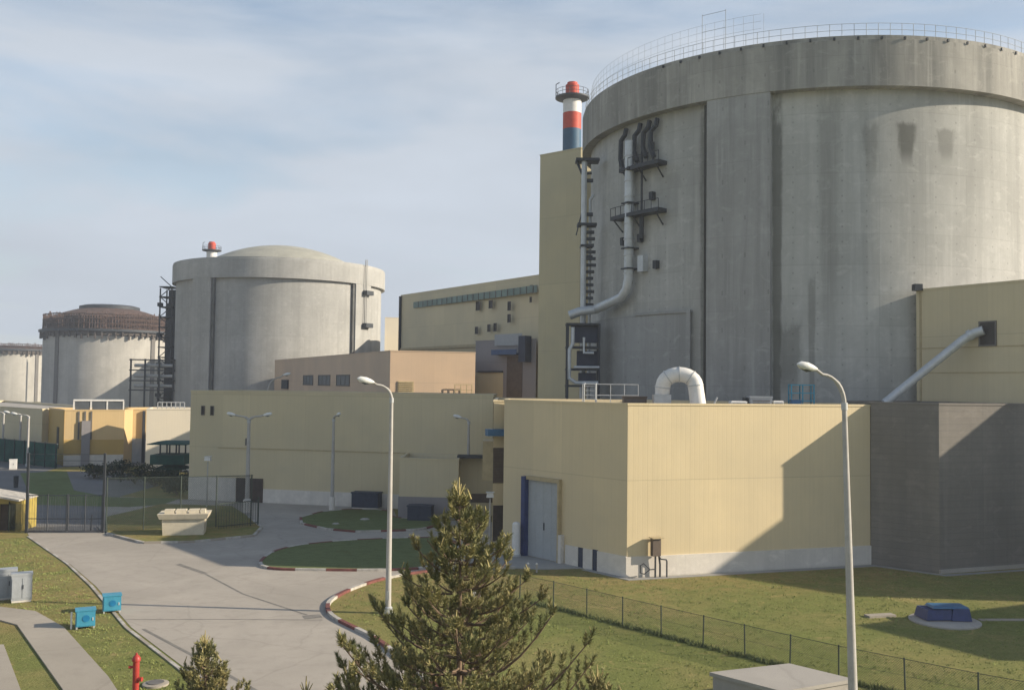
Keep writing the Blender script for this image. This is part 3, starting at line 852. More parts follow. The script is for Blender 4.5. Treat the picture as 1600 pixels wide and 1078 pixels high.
T = building('grey_side_block', 'grey clad side block with blue canopy between the turbine hall and the stair tower', 'building',
             [(3.25, 128.6), (-5.2, 137.4), (-4.0, 142.0), (3.0, 131.5)], 18.0, M['greypanel'], plinth=0)
F = Face((3.25, 128.6), (-5.2, 137.4), CAMP)
m = MB(); F.slab(m, 2.4, 7.4, 16.0, 16.2, 0, 1.4); F.slab(m, 2.4, 7.4, 16.2, 16.7, 1.3, 1.4); m.obj('canopy', M['dullblue'], T)
m = MB(); F.slab(m, 2.6, 8.0, 17.3, 18.9, 0.1, 0.2); m.obj('light_panel', M['cabinet'], T)
m = MB(); F.slab(m, 0.9, 2.2, 15.0, 18.5, 0, 1.2); m.obj('bay', M['dkblue'], T)
m = MB(); F.slab(m, 2.6, 5.6, 6, 15.8, 0, 0.08); m.obj('recess_panel', M['louvre'], T)
m = MB(); F.slab(m, 6.4, 11.4, 13.6, 13.8, 0, 0.3); m.obj('ledge', M['steel'], T)
m = MB(); F.slab(m, 6.4, 12.0, 4, 13.6, 0, 0.06); m.obj('low_panel', M['beige_side'], T)

# middle building
T = building('middle_building', 'beige block with one sunlit peach wall and three grey windows, before the domed reactor', 'building',
             [(-15.6, 123.2), (-46.4, 188), (-38, 192), (-17, 150), (-4.82, 126.8)], 16.0, M['peach'], plinth=0)
F = Face((-15.6, 123.2), (-46.4, 188), CAMP)
for a0, a1 in ((40.5, 47.5), (29.5, 37.0), (18.5, 25.8)): window(F, a0, a1, 11.4, 13.1, T, pane='greyglass', bars=2, ft=0.18)
m = MB(); F.slab(m, 59, 64, 10.6, 12.3, 0.0, 0.3); m.obj('wall_hatch', M['steel'], T)
F = Face((-15.6, 123.2), (-4.82, 126.8), CAMP)
m = MB()
F.slab(m, 1.0, 3.1, 10.4, 12.2, 0.0, 0.1)
for k in range(7): F.slab(m, 1.1, 3.0, 10.5 + k * .25, 10.6 + k * .25, 0.1, 0.2)
m.obj('vent', M['beigeframe'], T)
m = MB()
for a in (8.4, 9.2, 10.0, 10.7): F.slab(m, a, a + 0.1, 10.3, 11.8, 0.6, 0.7)
F.slab(m, 8.4, 10.8, 11.8, 11.9, 0.6, 0.7); F.slab(m, 8.4, 10.8, 11.1, 11.18, 0.6, 0.7)
m.obj('railing', M['beigeframe'], T)
building('pale_block', 'pale cream block glimpsed between the domed reactor and the turbine hall', 'building',
         [(-31.5, 237), (-20, 240), (-20, 255), (-31, 255)], 28.0, M['cream'], plinth=0)
building('rear_annex', 'beige annex standing behind the turbine hall, beside the domed reactor', 'building',
         [(-23.4, 204), (-12, 192), (8, 215), (-22, 219)], 24.0, M['beige_far'], plinth=0)
building('far_annex', 'beige annex behind the domed reactor, beside the rebar-crowned cylinder', 'building',
         [(-118, 345), (-92, 325), (-80, 350), (-110, 372)], 24.0, M['beige_far'], plinth=0)

# ------------------------------------------------------------------ reactors
def arc_box(mb, c, a0, a1, r0, r1, z0, z1, n=8, mi=0):
    mb.lathe([(r0, z0), (r1, z0), (r1, z1), (r0, z1)], c, n, mi, R_(a0), R_(a1), True, True)
    return mb
def reactor(name, label, c, RB, RR, zb, zt, wall, ring, dome, dome_rise, pil_deg, pil_mat, group):
    T = thing(name, label, 'reactor building', (c[0], c[1], 0), group)
    m = MB(); m.lathe([(RB, -0.02), (RB, zb + 0.05)], c, 160); m.obj('cylinder_wall', wall, T)
    m = MB(); m.lathe([(RB - 0.1, zb), (RR, zb), (RR, zt - 0.35), (RR - 0.12, zt - 0.3), (RR - 0.12, zt), (RR - 1.6, zt), (RR - 1.6, zt - 1.2), (1, zt - 1.2)], c, 160)
    m.obj('ring_beam', ring, T)
    m = MB(); rd = RB - 3.0; rs = (rd * rd + dome_rise ** 2) / (2 * dome_rise); zc = zt - 1.2 + dome_rise - rs
    pr = []
    for k in range(13):
        r = rd * (1 - k / 12); pr.append((r, zc + math.sqrt(rs * rs - r * r)))
    m.lathe(pr, c, 96); o = m.obj('dome', dome, T)
    for p in o.data.polygons: p.use_smooth = True
    for a in pil_deg:
        hw = math.degrees(2.62 / RR)
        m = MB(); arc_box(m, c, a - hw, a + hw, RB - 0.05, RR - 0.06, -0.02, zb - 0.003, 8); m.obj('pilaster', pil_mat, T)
    return T
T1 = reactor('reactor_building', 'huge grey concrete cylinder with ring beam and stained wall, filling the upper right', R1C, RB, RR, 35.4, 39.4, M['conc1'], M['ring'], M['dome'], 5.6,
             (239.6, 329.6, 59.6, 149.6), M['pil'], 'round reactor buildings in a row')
c = R1C
def cyl(a, z, r): return (c[0] + r * math.cos(R_(a)), c[1] + r * math.sin(R_(a)), z)
m = MB(); arc_box(m, c, 176, 228, RB - 0.02, RB + 0.28, -0.02, 18.1, 24); m.obj('hatch_panel', M['panel'], T1)
m = MB(); arc_box(m, c, 227.4, 228.4, RB + 0.28, RB + 0.42, 10.8, 18.3, 2); arc_box(m, c, 212, 228.4, RB + 0.0, RB + 0.40, 18.1, 18.32, 12); m.each('hatch_edge', M['panel'], T1)
m = MB()
for k in range(3): arc_box(m, c, 231.3 + k * 0.3, 231.4 + k * 0.3, RB - 0.05, RB + 0.10, 0, 35.3, 1)
m.each('joint_shade_strip', M['joint'], T1)
# drain spouts under the rim
for k in range(22):
    a = 222 + k * 4.6
    m = MB(); m.box(cyl(a, 39.12, RR + 0.03), (0.16, 0.14, 0.22), R_(a)); m.obj('drain_spout', M['steel'], T1)
# railing on the rim
m = MB()
for k in range(150):
    a = 150 + k * (360.0 / 150)
    m.tube([cyl(a, 39.35, RR - 0.3), cyl(a, 40.4, RR - 0.3)], 0.022, 5)
for z in (39.9, 40.4):
    m.tube([cyl(a, z, RR - 0.3) for a in range(0, 361, 3)], 0.018, 5, caps=False)
m.obj('rim_railing', M['wire_light'], T1)
m = MB()
for k in range(34):
    a = 172 + k * 2.2
    h = 42.1
    m.tube([cyl(a, 39.35, RR - 0.9), cyl(a, h, RR - 0.9)], 0.011, 5)
for z in (40.9, 41.5, 42.1):
    m.tube([cyl(a, z, RR - 0.9) for a in range(172, 247, 3)], 0.011, 4, caps=False)
m.obj('tall_screen', M['wire_light'], T1)
m = MB()
for a in (231, 236.5):
    m.tube([cyl(a, 39.35, RR - 0.6), cyl(a, 42.9, RR - 0.6)], 0.022, 5)
m.tube([cyl(231, 42.8, RR - .6), cyl(236.5, 42.8, RR - .6)], 0.018, 5); m.tube([cyl(231, 41.4, RR - .6), cyl(236.5, 41.4, RR - .6)], 0.015, 5)
m.obj('rim_gantry', M['wire_light'], T1)
# light vertical duct, elbows to the left
m = MB()
pth = [cyl(211, 33.6, RB + 0.75), cyl(211, 21.4, RB + 0.75), cyl(210.3, 20.5, RB + 0.75), cyl(208.5, 19.8, RB + 0.8), cyl(204, 19.4, RB + 1.0), cyl(198, 19.0, RB + 1.2), (6.2, 88.4, 18.75), (5.3, 88.6, 18.4)]
m.tube(pth, 0.42, 12); wd = m.obj('wall_duct', M['duct'], T1)
m = MB()
for z in (32.2, 30.0, 28.6, 26.2, 24.8, 23.4, 21.8): m.tube([cyl(211, z, RB + 0.75), cyl(211, z + 0.12, RB + 0.75)], 0.48, 12)
m.each('flange', M['galv'], wd)
m = MB()
for z in (31.0, 28.0, 24.0, 22.2): arc_box(m, c, 209.7, 212.3, RB, RB + 1.26, z, z + 0.12, 2)
m.each('duct_bracket', M['steel'], T1)
# service platforms
for z, a0, a1 in ((30.9, 208.3, 221.2), (26.8, 204.8, 221.2)):
    m = MB(); arc_box(m, c, a0, a1, RB, RB + 1.15, z, z + 0.34, 8)
    for a in (a0 + 1, (a0 + a1) / 2, a1 - 1):
        m.tube([cyl(a, z, RB + 1.0), cyl(a, z - 1.0, RB + 0.05)], 0.07, 5)
    pf = m.obj('platform', M['steel'], T1)
    m = MB()
    for k in range(9):
        a = a0 + (a1 - a0) * k / 8; m.tube([cyl(a, z + 0.2, RB + 1.1), cyl(a, z + 1.1, RB + 1.1)], 0.03, 4)
    m.tube([cyl(a0 + (a1 - a0) * k / 8, z + 1.1, RB + 1.1) for k in range(9)], 0.03, 4)
    m.obj('handrail', M['steel'], pf)
for z, a in ((32.9, 208.2), (33.3, 213.5), (33.4, 216.6), (33.3, 219.0)):
    m = MB(); m.tube([cyl(a, 35.0, RB + 0.35), cyl(a, 34.4, RB + 0.5), cyl(a - 1.4, 34.0, RB + .55), cyl(a - 1.6, z - 0.6, RB + 0.55), cyl(a - .6, z - 1.6, RB + .5)], 0.22, 7)
    m.obj('vent_pipe', M['steel'], T1)
m = MB()
m.tube([cyl(214.6, 33.6, RB + .5), cyl(214.6, 27, RB + .5)], 0.10, 6); m.tube([cyl(218.2, 33.0, RB + .5), cyl(218.2, 31, RB + .5)], 0.12, 6)
m.tube([cyl(214.6, 26.9, RB + .5), cyl(214.6, 24.8, RB + .5)], 0.2, 6)
m.each('cable_riser', M['steel'], T1)
for a, z in ((206.8, 24.9), (213.4, 24.9), (218.6, 22.4), (217.3, 28.4)):
    m = MB(); m.box(cyl(a, z, RB + 0.2), (0.5, 0.4, 0.7), R_(a)); m.obj('junction_box', M['steel'], T1)
m = MB(); m.box(cyl(214.5, 22.6, RB + 0.3), (0.6, 0.7, 1.4), R_(214)); m.obj('duct_collar', M['duct'], T1)
# left flank piping between reactor and stair tower
T = thing('pipe_riser', 'tall pale riser pipe with dark brackets between the stair tower and the large reactor', 'pipe', (6.75, 89.5, 0))
m = MB(); m.tube([(6.6, 89.5, 0), (6.6, 89.5, 33.2)], 0.27, 10); m.tube([(7.25, 90.2, 0), (7.25, 90.2, 29.5), (7.6, 90.2, 30.0)], 0.14, 8); m.obj('pipe', M['duct'], T)
m = MB(); m.box((6.9, 89.8, 33.1), (2.2, 1.6, 0.25)); m.box((6.9, 89.8, 27.0), (1.8, 1.4, 0.25)); m.box((6.9, 89.8, 25.0), (1.2, 1.4, 0.2)); m.each('platform', M['steel'], T)
m = MB()
random.seed(4)
for k in range(13):
    z = 19.5 + k * 0.62; m.box((7.15 + random.uniform(-.1, .2), 89.7, z), (0.9, 0.5, 0.25))
m.tube([(5.9, 89.6, 33.0), (6.4, 89.6, 31.8), (7.3, 89.6, 31.9)], 0.13, 6); m.tube([(5.9, 89.6, 26.0), (6.5, 89.6, 28.6)], 0.06, 5)
for z in (31.2, 28.0, 24.0): m.box((6.9, 89.7, z), (1.1, 0.4, 0.3))
m.obj('bracket', M['steel'], T)
T = thing('pipe_rack', 'dark steel pipe rack with pale pipes at the foot of the stair tower side', 'pipe rack', (6.4, 87.6, 0))
m = MB()
for x in (5.05, 7.9):
    for y in (86.9, 88.3): m.box((x, y, 8.8), (0.2, 0.2, 17.6))
for z in (17.5, 15.4, 13.4, 11.9): m.box((6.45, 87.6, z), (3.1, 1.7, 0.2))
m.obj('frame', M['steel'], T)
m = MB(); m.box((6.6, 87.9, 16.6), (2.4, 0.8, 1.5)); m.box((6.9, 87.9, 14.4), (1.9, 0.8, 1.4)); m.box((6.9, 87.9, 12.6), (1.6, .8, 1.0)); m.each('valve_box', M['dkblue'], T)
m = MB(); m.tube([(5.5, 86.7, 17.2), (5.5, 86.7, 15.7), (5.2, 86.7, 15.2), (5.2, 86.7, 12.6), (5.8, 86.7, 12.2), (7.8, 86.7, 12.2)], 0.17, 8)
m.tube([(6.5, 86.7, 16.3), (6.5, 86.7, 14.9), (7.4, 86.7, 14.9)], 0.13, 8); m.tube([(5.6, 86.6, 13.6), (7.9, 86.6, 13.6)], 0.12, 8)
m.obj('pipe', M['duct'], T)

# domed reactor in the middle distance
T2 = reactor('reactor_building', 'grey domed reactor cylinder of middle size, standing behind the peach-walled block', (-51.79, 214.06), 22.2, 23.0, 32.7, 36.9, M['conc2'], M['conc2'], M['dome'], 6.4,
             (240.0, 332.0, 60.0, 150.0), M['conc2'], 'round reactor buildings in a row')
c = (-51.79, 214.06)
m = MB()
for a in (247.6, 324.6): arc_box(m, c, a - 0.7, a + 0.7, 22.2, 22.7, 0, 32.69, 2)
m.each('joint_shade_strip', M['joint'], T2)
for z in (30.5, 23.6):
    m = MB(); arc_box(m, c, 331, 337, 22.9, 24.0, z, z + 0.9, 4); m.obj('platform', M['steel'], T2)
m = MB(); m.tube([cyl(333, 24, 23.3), cyl(333, 38.0, 23.3)], 0.09, 6); m.tube([cyl(331.8, 24, 23.3), cyl(331.8, 38.0, 23.3)], 0.09, 6); m.obj('ladder', M['conc2'], T2)
T = thing('scaffold_tower', 'dark steel stair scaffold clinging to the left side of the domed reactor', 'scaffold', (-76.0, 211, 0))
m = MB()
for x in (-76.9, -74.4):
    for y in (209, 213): m.box((x, y, 16.0), (0.25, 0.25, 32))
for k in range(15):
    z = 1.5 + k * 2.2
    m.box((-75.6, 211, z), (3.0, 4.4, 0.22))
    m.tube([(-76.9, 208.9, z), (-74.4, 208.9, z + 2.2)] if k % 2 else [(-74.4, 208.9, z), (-76.9, 208.9, z + 2.2)], 0.10, 5)
    if k % 3 == 0: m.box((-77.4, 210.5, z + 0.6), (0.9, 1.2, 0.8))
m.box((-74.6, 211.4, 16), (1.6, 3.0, 31.5)); m.box((-76.6, 212.8, 15), (0.5, 0.4, 28))
m.obj('frame', M['steel'], T)
T = thing('pipe_bridge', 'dark low steel pipe bridge at the foot of the scaffold beside the domed reactor', 'pipe rack', (-78, 205, 0))
m = MB()
for x in (-80.5, -77.5, -74.5, -71.5):
    m.box((x, 203, 8.2), (0.3, 0.3, 16.4))
for z in (16.2, 14.0, 11.8, 9.8): m.box((-76, 203, z), (9.4, 1.0, 0.25))
m.obj('frame', M['steel'], T)
m = MB()
for z in (15.0, 12.8, 10.7): m.tube([(-80, 203.8, z), (-71, 203.8, z)], 0.35, 8)
m.each('pipe', M['galv'], T)

# unfinished reactors far left
def unfinished(label, c, rb, ztop, zp, crown, top, seed):
    T = thing('unfinished_reactor', label, 'reactor building', (c[0], c[1], 0), 'unfinished reactor cylinders')
    random.seed(seed)
    m = MB(); m.lathe([(rb, -0.02), (rb, ztop), (rb - 1.2, ztop)], c, 96); m.obj('cylinder_wall', M['conc3'], T)
    def cy(a, z, r): return (c[0] + r * math.cos(R_(a)), c[1] + r * math.sin(R_(a)), z)
    for a in (244, 334, 64, 154):
        m = MB(); arc_box(m, c, a - 2.2, a + 2.2, rb - 0.1, rb + 0.35, -0.02, ztop - 0.1, 3); m.obj('pilaster', M['greyframe'], T)
    m = MB(); arc_box(m, c, 0, 360, rb - 1, rb + 1.5, zp - 0.5, zp + 0.3, 96); m.obj('walkway', M['steel'], T)
    m = MB(); m.lathe([(rb - 0.2, ztop - 0.02), (rb + 0.5, ztop + 0.3), (rb + 0.5, zp - 0.5)], c, 96)
    for k in range(64):
        a = k * 5.625; m.box(cy(a, zp - 1.2 - random.random() * 1.2, rb + 0.7), (0.8, 0.5, 1.4 + random.random() * 1.4), R_(a))
    m.obj('formwork', M['rust2'], T)
    m = MB()
    if crown > zp + 1:
        for k in range(150):
            a = k * 2.4; h = crown - random.random() * 0.9
            m.tube([cy(a, zp, rb + 0.2 * (k % 2)), cy(a, h, rb)], 0.16, 4, caps=False, smooth=False)
            m.tube([cy(a + 1, zp, rb - 1.5), cy(a + 1, h + random.uniform(-1, 1.2), rb - 1.5)], 0.2, 4, caps=False, smooth=False)
        nl = int((crown - zp) / 1.5)
        for j in range(nl + 1):
            z = zp + 0.6 + j * (crown - zp - 1.0) / max(1, nl)
            m.tube([cy(a, z + random.uniform(-.15, .15), rb + 0.1) for a in range(0, 361, 6)], 0.2, 4, caps=False, smooth=False)
        m.lathe([(rb - 2.0, zp), (rb - 2.0, crown - 1.0)], c, 64)
    m.obj('rebar_crown', M['rust'], T)
    if top:
        m = MB(); pr = []
        for k in range(9):
            r = rb - 2 - (rb - 2) * k / 8; pr.append((r, crown - 1.0 + (top - crown + 1.0) * (1 - (r / (rb - 2)) ** 2)))
        m.lathe(pr, c, 48); m.obj('roof_cap', M['rust'], T)
        m = MB(); m.lathe([(10.5, top - 1.8), (10.5, top - 0.2), (8.6, top + 0.3)], c, 48); m.obj('roof_ring', M['steel'], T)
    return T
unfinished('pale unfinished reactor cylinder crowned with rusty reinforcement and a dark walkway', (-150.0, 357.0), 22.2, 27.2, 29.3, 35.3, 39.0, 3)
unfinished('farthest bare reactor cylinder with a black rim, cut by the left edge', (-262.5, 500.0), 22.2, 24.0, 26.5, 29.5, None, 5)
T = thing('ladder_mast', 'thin pale lattice ladder mast right of the farthest unfinished cylinder', 'ladder', (-233, 485, 0))
m = MB()
for x in (-234.5, -231.5): m.box((x, 485, 13), (0.35, 0.35, 26))
for k in range(6): m.box((-233, 485, 3 + k * 4.2), (3.2, 0.35, 0.5))
m.obj('frame', M['greyframe'], T)

# ventilation stacks
def stack(label, x, y, zb, ztop, group='striped ventilation stacks'):
    T = thing('ventilation_stack', label, 'chimney', (x, y, zb), group)
    r = 1.35; d = ztop - 56.0
    seg = [(zb, 49.3, 'cblue'), (49.3, 51.7, 'cred'), (51.7, 53.6, 'cwhite')]
    for a, b, mt in seg:
        m = MB(); m.lathe([(r, a + (d if a > zb else 0)), (r, b + d)], (x, y), 28); m.obj('shaft_band', M[mt], T)
    m = MB(); m.lathe([(r, 53.6 + d), (r + 1.15, 53.9 + d), (r + 1.15, 54.1 + d), (0.9, 54.1 + d)], (x, y), 28); pf = m.obj('platform', M['steel'], T)
    m = MB()
    for k in range(14):
        a = 2 * pi * k / 14; m.tube([(x + 2.4 * math.cos(a), y + 2.4 * math.sin(a), 54.1 + d), (x + 2.4 * math.cos(a), y + 2.4 * math.sin(a), 55.1 + d)], 0.04, 4)
    for z in (54.6, 55.1): m.tube([(x + 2.4 * math.cos(2 * pi * k / 28), y + 2.4 * math.sin(2 * pi * k / 28), z + d) for k in range(29)], 0.035, 4)
    m.tube([(x - 2.4, y, 54.1 + d), (x - 2.4, y, 56.0 + d), (x - 1.9, y, 56.3 + d)], 0.07, 5)
    m.obj('handrail', M['steel'], pf)
    m = MB(); m.lathe([(1.0, 54.1 + d), (1.0, 55.9 + d), (0.75, 56.1 + d), (0.75, 56.3 + d), (0.2, 56.3 + d)], (x, y), 24); m.obj('cap', M['cred'], T)
stack('red, white and blue banded vent stack rising behind the tall stair tower', 8.45, 140.0, 26.5, 56.2)
stack('distant stack whose reddish top just shows over the rim of the domed reactor', -80.4, 255.0, 0.0, 48.6)

# ------------------------------------------------------------------ things on the near roof
RZ = NH - 0.24
T = thing('roof_duct', 'thick white arched ventilation duct on the roof edge of the service building', 'duct', (11.6, 65.6, RZ))
m = MB(); P = [(10.35, 66.2, RZ + 0.5)]
for k in range(13):
    a = pi - pi * k / 12
    P.append((11.5 + 1.05 * math.cos(a), 66.15 - 0.05 * k, 12.05 + 0.75 * math.sin(a)))
P.append((12.75, 65.5, RZ + 0.05))
P[1] = (10.42, 66.2, 11.9)
m.tube(P, [0.46] * 1 + [0.52] * 13 + [0.54], 16); wd = m.obj('arch', M['white'], T)
m = MB()
for k in (1, 4, 7, 10, 13):
    a_ = Vector(P[k]); d_ = (Vector(P[k + 1]) - Vector(P[k - 1])).normalized() * 0.03
    m.tube([a_ - d_, a_ + d_], 0.56, 16)
m.each('flange', M['galv'], wd)
m = MB(); m.box((10.35, 66.2, RZ + 0.45), (1.15, 1.0, 0.9)); m.obj('duct_box', M['galv'], T)
T = thing('roof_cage', 'thin galvanised railing cage on the roof left of the white duct', 'railing', (6.8, 67, RZ))
m = MB()
def rail_path(m, pts, z, h, step=1.0, r=0.025, rails=(0.5, 1.0)):
    for i in range(len(pts) - 1):
        a, b = Vector((*pts[i], 0)), Vector((*pts[i + 1], 0)); n = max(1, int((b - a).length / step))
        for k in range(n + (1 if i == len(pts) - 2 else 0)):
            p = a.lerp(b, k / n); m.tube([(p.x, p.y, z), (p.x, p.y, z + h)], r, 5)
        for q in rails: m.tube([(a.x, a.y, z + h * q), (b.x, b.y, z + h * q)], r, 5)
rail_path(m, [(5.0, 67.5), (9.0, 68.2)], RZ, 1.55, 0.95, 0.03)
m.obj('railing', M['galv'], T)
m = MB()
for x in (5.05, 5.85):
    m.tube([(x, 66.8, RZ), (x, 66.8, RZ + 1.5), (x + 0.1, 67.3, RZ + 1.6)], 0.045, 6)
for k in range(5): m.tube([(5.05, 66.8, RZ + 0.2 + k * 0.3), (5.85, 66.8, RZ + 0.2 + k * 0.3)], 0.025, 5)
m.obj('hoop_ladder', M['galv'], T)
def rbox(label, loc, s, mat, dome=False):
    T = thing('roof_unit', label, 'roof unit', loc)
    m = MB(); m.box((loc[0], loc[1], loc[2] + s[2] * 0.42), (s[0], s[1], s[2] * 0.84)); m.obj('casing', M[mat], T)
    m = MB(); m.box((loc[0], loc[1], loc[2] + s[2] * 0.92), (s[0] * 1.06, s[1] * 1.06, s[2] * 0.16), taper=0.82 if dome else 1.0); m.obj('lid', M[mat], T)
    m = MB()
    for k in range(3): m.box((loc[0], loc[1] - s[1] / 2 - 0.015, loc[2] + s[2] * (0.22 + 0.2 * k)), (s[0] * 0.8, 0.03, s[2] * 0.08))
    m.obj('louvre', M['greyframe'], T)
rbox('low dark roof unit between the cage and the white duct', (8.6, 67.2, RZ), (1.6, 0.9, 0.75), 'louvre')
rbox('small cream domed roof light right of the white duct', (15.9, 67.5, RZ), (1.1, 0.9, 0.5), 'white', True)
rbox('grey boxy roof fan beside the small cream roof light', (17.45, 67.6, RZ), (1.5, 1.0, 0.85), 'cabinet')
rbox('tiny dark roof fan squeezed between the cream light and the grey fan', (16.55, 67.9, RZ), (0.35, 0.5, 0.75), 'steel')
rbox('pale wedge-lidded roof light right of the grey fan', (18.7, 67.6, RZ), (0.7, 0.8, 0.55), 'white', True)
T = thing('blue_rack', 'bright blue steel access rack on the roof by the large reactor wall', 'rack', (20.6, 68.6, RZ))
m = MB()
for x in (19.9, 20.7, 21.5):
    for y in (68.3, 69.0): m.box((x, y, RZ + 0.85), (0.08, 0.08, 1.7))
for z in (RZ + 0.55, RZ + 1.1, RZ + 1.68): m.box((20.7, 68.65, z), (1.7, 0.8, 0.07))
m.obj('frame', M['cyan'], T)
m = MB(); m.box((20.2, 68.3, RZ + 0.32), (0.7, 0.5, 0.6)); m.obj('motor', M['blue'], T)
T = thing('roof_rod', 'short slanting pale vent rod on the roof between duct and cream light', 'vent pipe', (14.2, 67, RZ))
m = MB(); m.tube([(14.0, 67, RZ), (14.35, 67, RZ + 0.75)], 0.06, 6); m.obj('rod', M['galv'], T)

# ------------------------------------------------------------------ street lamps
def lamp_proto(label, loc, h, heads=((-1, 0),), lean=0.0, r0=0.15, r1=0.075, arm=1.6, rise=0.9, foot=0.0, hs=1.0, rz=0, group='tall street lamps'):
    T = thing('street_lamp', label, 'street lamp', loc, group, rz)
    def P(mb, nm, mt, par=T):
        o = mb.obj(nm, mt); o.parent = par; return o
    hp = h - rise
    b = MB(); b.tube([(0, 0, 0), (lean * hp * 0.5, 0, hp * 0.5), (lean * hp, 0, hp)], [r0, (r0 + r1) / 2, r1], 14); pl_ = P(b, 'pole', M['pole'])
    b = MB(); b.lathe([(r0 * 1.5, 0), (r0 * 1.45, 0.3), (r0 * 1.02, 0.36)], (0, 0), 12); P(b, 'base_collar', M['galv'])
    b = MB(); b.box((lean * 0.9, -r0 * 0.96, 0.95), (r0 * 0.8, 0.05, 0.45)); P(b, 'access_door', M['galv'])
    b = MB(); b.tube([(lean * (hp - 0.15), 0, hp - 0.15), (lean * hp, 0, hp + 0.1)], r1 * 1.3, 12); P(b, 'clamp', M['galv'])
    if foot:
        b = MB(); b.lathe([(foot, 0), (foot * 0.9, 1.1), (r0, 1.25)], (0, 0), 14); P(b, 'footing', M['plinth'])
    for (dx, dy) in heads:
        b = MB(); pts = []
        for k in range(9):
            t = k / 8; a = t * pi / 2
            pts.append((lean * hp + dx * arm * 0.75 * (1 - math.cos(a)), dy * arm * 0.75 * (1 - math.cos(a)), hp + rise * 0.78 * math.sin(a)))
        e = Vector(pts[-1]); pts.append(tuple(e + Vector((dx * arm * 0.25, dy * arm * 0.25, rise * 0.14))))
        b.tube(pts, [r1 * 0.9] * 5 + [r1 * 0.6] * 5, 10); am = P(b, 'arm', M['pole'])
        q = Vector(pts[-1]); dvec = Vector((dx, dy, 0.22)).normalized()
        b = MB(); b.tube([q - dvec * 0.1 * hs, q + dvec * 0.12 * hs, q + dvec * 0.42 * hs, q + dvec * 0.8 * hs, q + dvec * 0.98 * hs], [0.07 * hs, 0.15 * hs, 0.21 * hs, 0.18 * hs, 0.05 * hs], 12); P(b, 'lamp_head', M['lamp'])
        s_ = Vector((0, 0, -0.09 * hs))
        b = MB(); b.tube([q + dvec * 0.2 * hs + s_, q + dvec * 0.45 * hs + s_ * 1.3, q + dvec * 0.78 * hs + s_], [0.08 * hs, 0.15 * hs, 0.09 * hs], 10); P(b, 'lens', M['greyglass'])
    return T
lamp_proto('tall grey lamp post standing behind the pine, left of the service building', (-6.3, 50.6, 0), 12.1, ((-0.92, -0.4),), 0.0, 0.16, 0.09, 1.05, 1.0, hs=0.85)
lamp_proto('nearest tall lamp post, in front of the lawn and the large reactor', (11.75, 33.0, 0), 12.75, ((-0.96, -0.28),), -0.028, 0.17, 0.085, 1.15, 1.35, hs=0.72)
lamp_proto('double-headed lamp post with white concrete footing by the gate verge', (-24.1, 88.5, 0), 8.9, ((-1, 0), (1, 0.1)), 0.0, 0.22, 0.14, 1.3, 0.6, foot=0.42, hs=0.8)
lamp_proto('thin lamp post in the middle of the long shaded hall front', (-16.7, 90.6, 0), 8.95, ((0.5, -0.86),), 0.0, 0.19, 0.12, 0.9, 0.5, foot=0.3, hs=0.8)
lamp_proto('lamp post before the right end of the long hall, above the pine top', (-3.9, 88.9, 0), 8.9, ((-0.95, 0.3),), 0.0, 0.19, 0.11, 0.8, 0.5, hs=0.8)
lamp_proto('lamp reaching up behind the long hall roof, only its slanting arm in view', (-27.5, 108.5, 0), 12.9, ((1.0, 0.1),), 0.0, 0.2, 0.12, 1.7, 2.2, hs=0.8)
fl = lamp_proto('far yard lamp nearest the orange building corner', (-65.9, 131.5, 0), 7.1, ((-1, 0.0),), 0.0, 0.17, 0.13, 1.6, 0.4, hs=0.9, group='row of far yard lamps')
for i, (x, y, l) in enumerate([(-69.8, 137.0, 'far yard lamp second from the orange building corner'), (-74.6, 141.5, 'far yard lamp third from the orange building corner'), (-78.9, 144.5, 'far yard lamp nearest the left edge')]):
    copy_tree(fl, (x, y, 0), 0, l)
def globe_lamp(label, loc, h, s=0.27):
    T = thing('globe_lamp', label, 'garden lamp', loc, 'short lamps with white heads')
    def P(mb, nm, mt, par=T):
        o = mb.obj(nm, mt); o.parent = par; return o
    b = MB(); b.tube([(0, 0, 0), (0, 0, h - s)], [0.09, 0.055], 10); P(b, 'pole', M['pole'])
    b = MB(); b.box((0, 0, h), (s * 2.1, s * 2.1, s * 1.3), taper=0.8); P(b, 'lamp_head', M['white'])
    b = MB(); b.box((0, 0, h + s * 0.72), (s * 2.3, s * 2.3, s * 0.16)); P(b, 'cap', M['lamp'])
globe_lamp('short lamp with boxy white head at the left end of the long hall', (-28.7, 91.4, 0), 4.6)
globe_lamp('short white-headed lamp by the brown door of the link block', (-1.5, 72.3, 0), 3.7)

# ------------------------------------------------------------------ left side: far buildings
T = building('orange_building', 'orange clad building with ochre lower band toned as shade and white base, at far left', 'building',
             [(-67.8, 141.2), (-61.7, 133.0), (-54.6, 135.9), (-54.6, 138.9), (-49, 141), (-52, 152)], 7.6, M['orange'], plinth=0)
F = Face((-61.7, 133.0), (-54.6, 135.9), CAMP)
m = MB(); F.slab(m, 0, 7.66, 1.45, 3.55, 0, 0.06); m.obj('shaded_ochre_band', M['shaded_ochre'], T)  # ochre band painted darker, standing for shade on the lower wall
m = MB(); F.slab(m, 0, 7.66, -0.02, 1.45, 0, 0.10); m.obj('plinth', M['plinth'], T)
m = MB(); F.slab(m, 2.2, 3.3, 0, 6.2, 0.06, 0.5); m.obj('duct_box', M['greypanel'], T)
m = MB(); F.slab(m, 1.7, 1.9, 3.6, 7.5, 0.0, 0.15); F.slab(m, 2.5, 2.7, 3.6, 7.5, 0.0, 0.15); F.slab(m, 3.3, 3.5, 3.6, 7.5, 0.0, 0.15); m.each('rib', M['greyframe'], T)
F = Face((-61.7, 133.0), (-67.8, 141.2), CAMP)
m = MB(); F.slab(m, 3.0, 4.4, 2.2, 5.2, 0, 0.08); m.obj('tall_window', M['glass'], T)
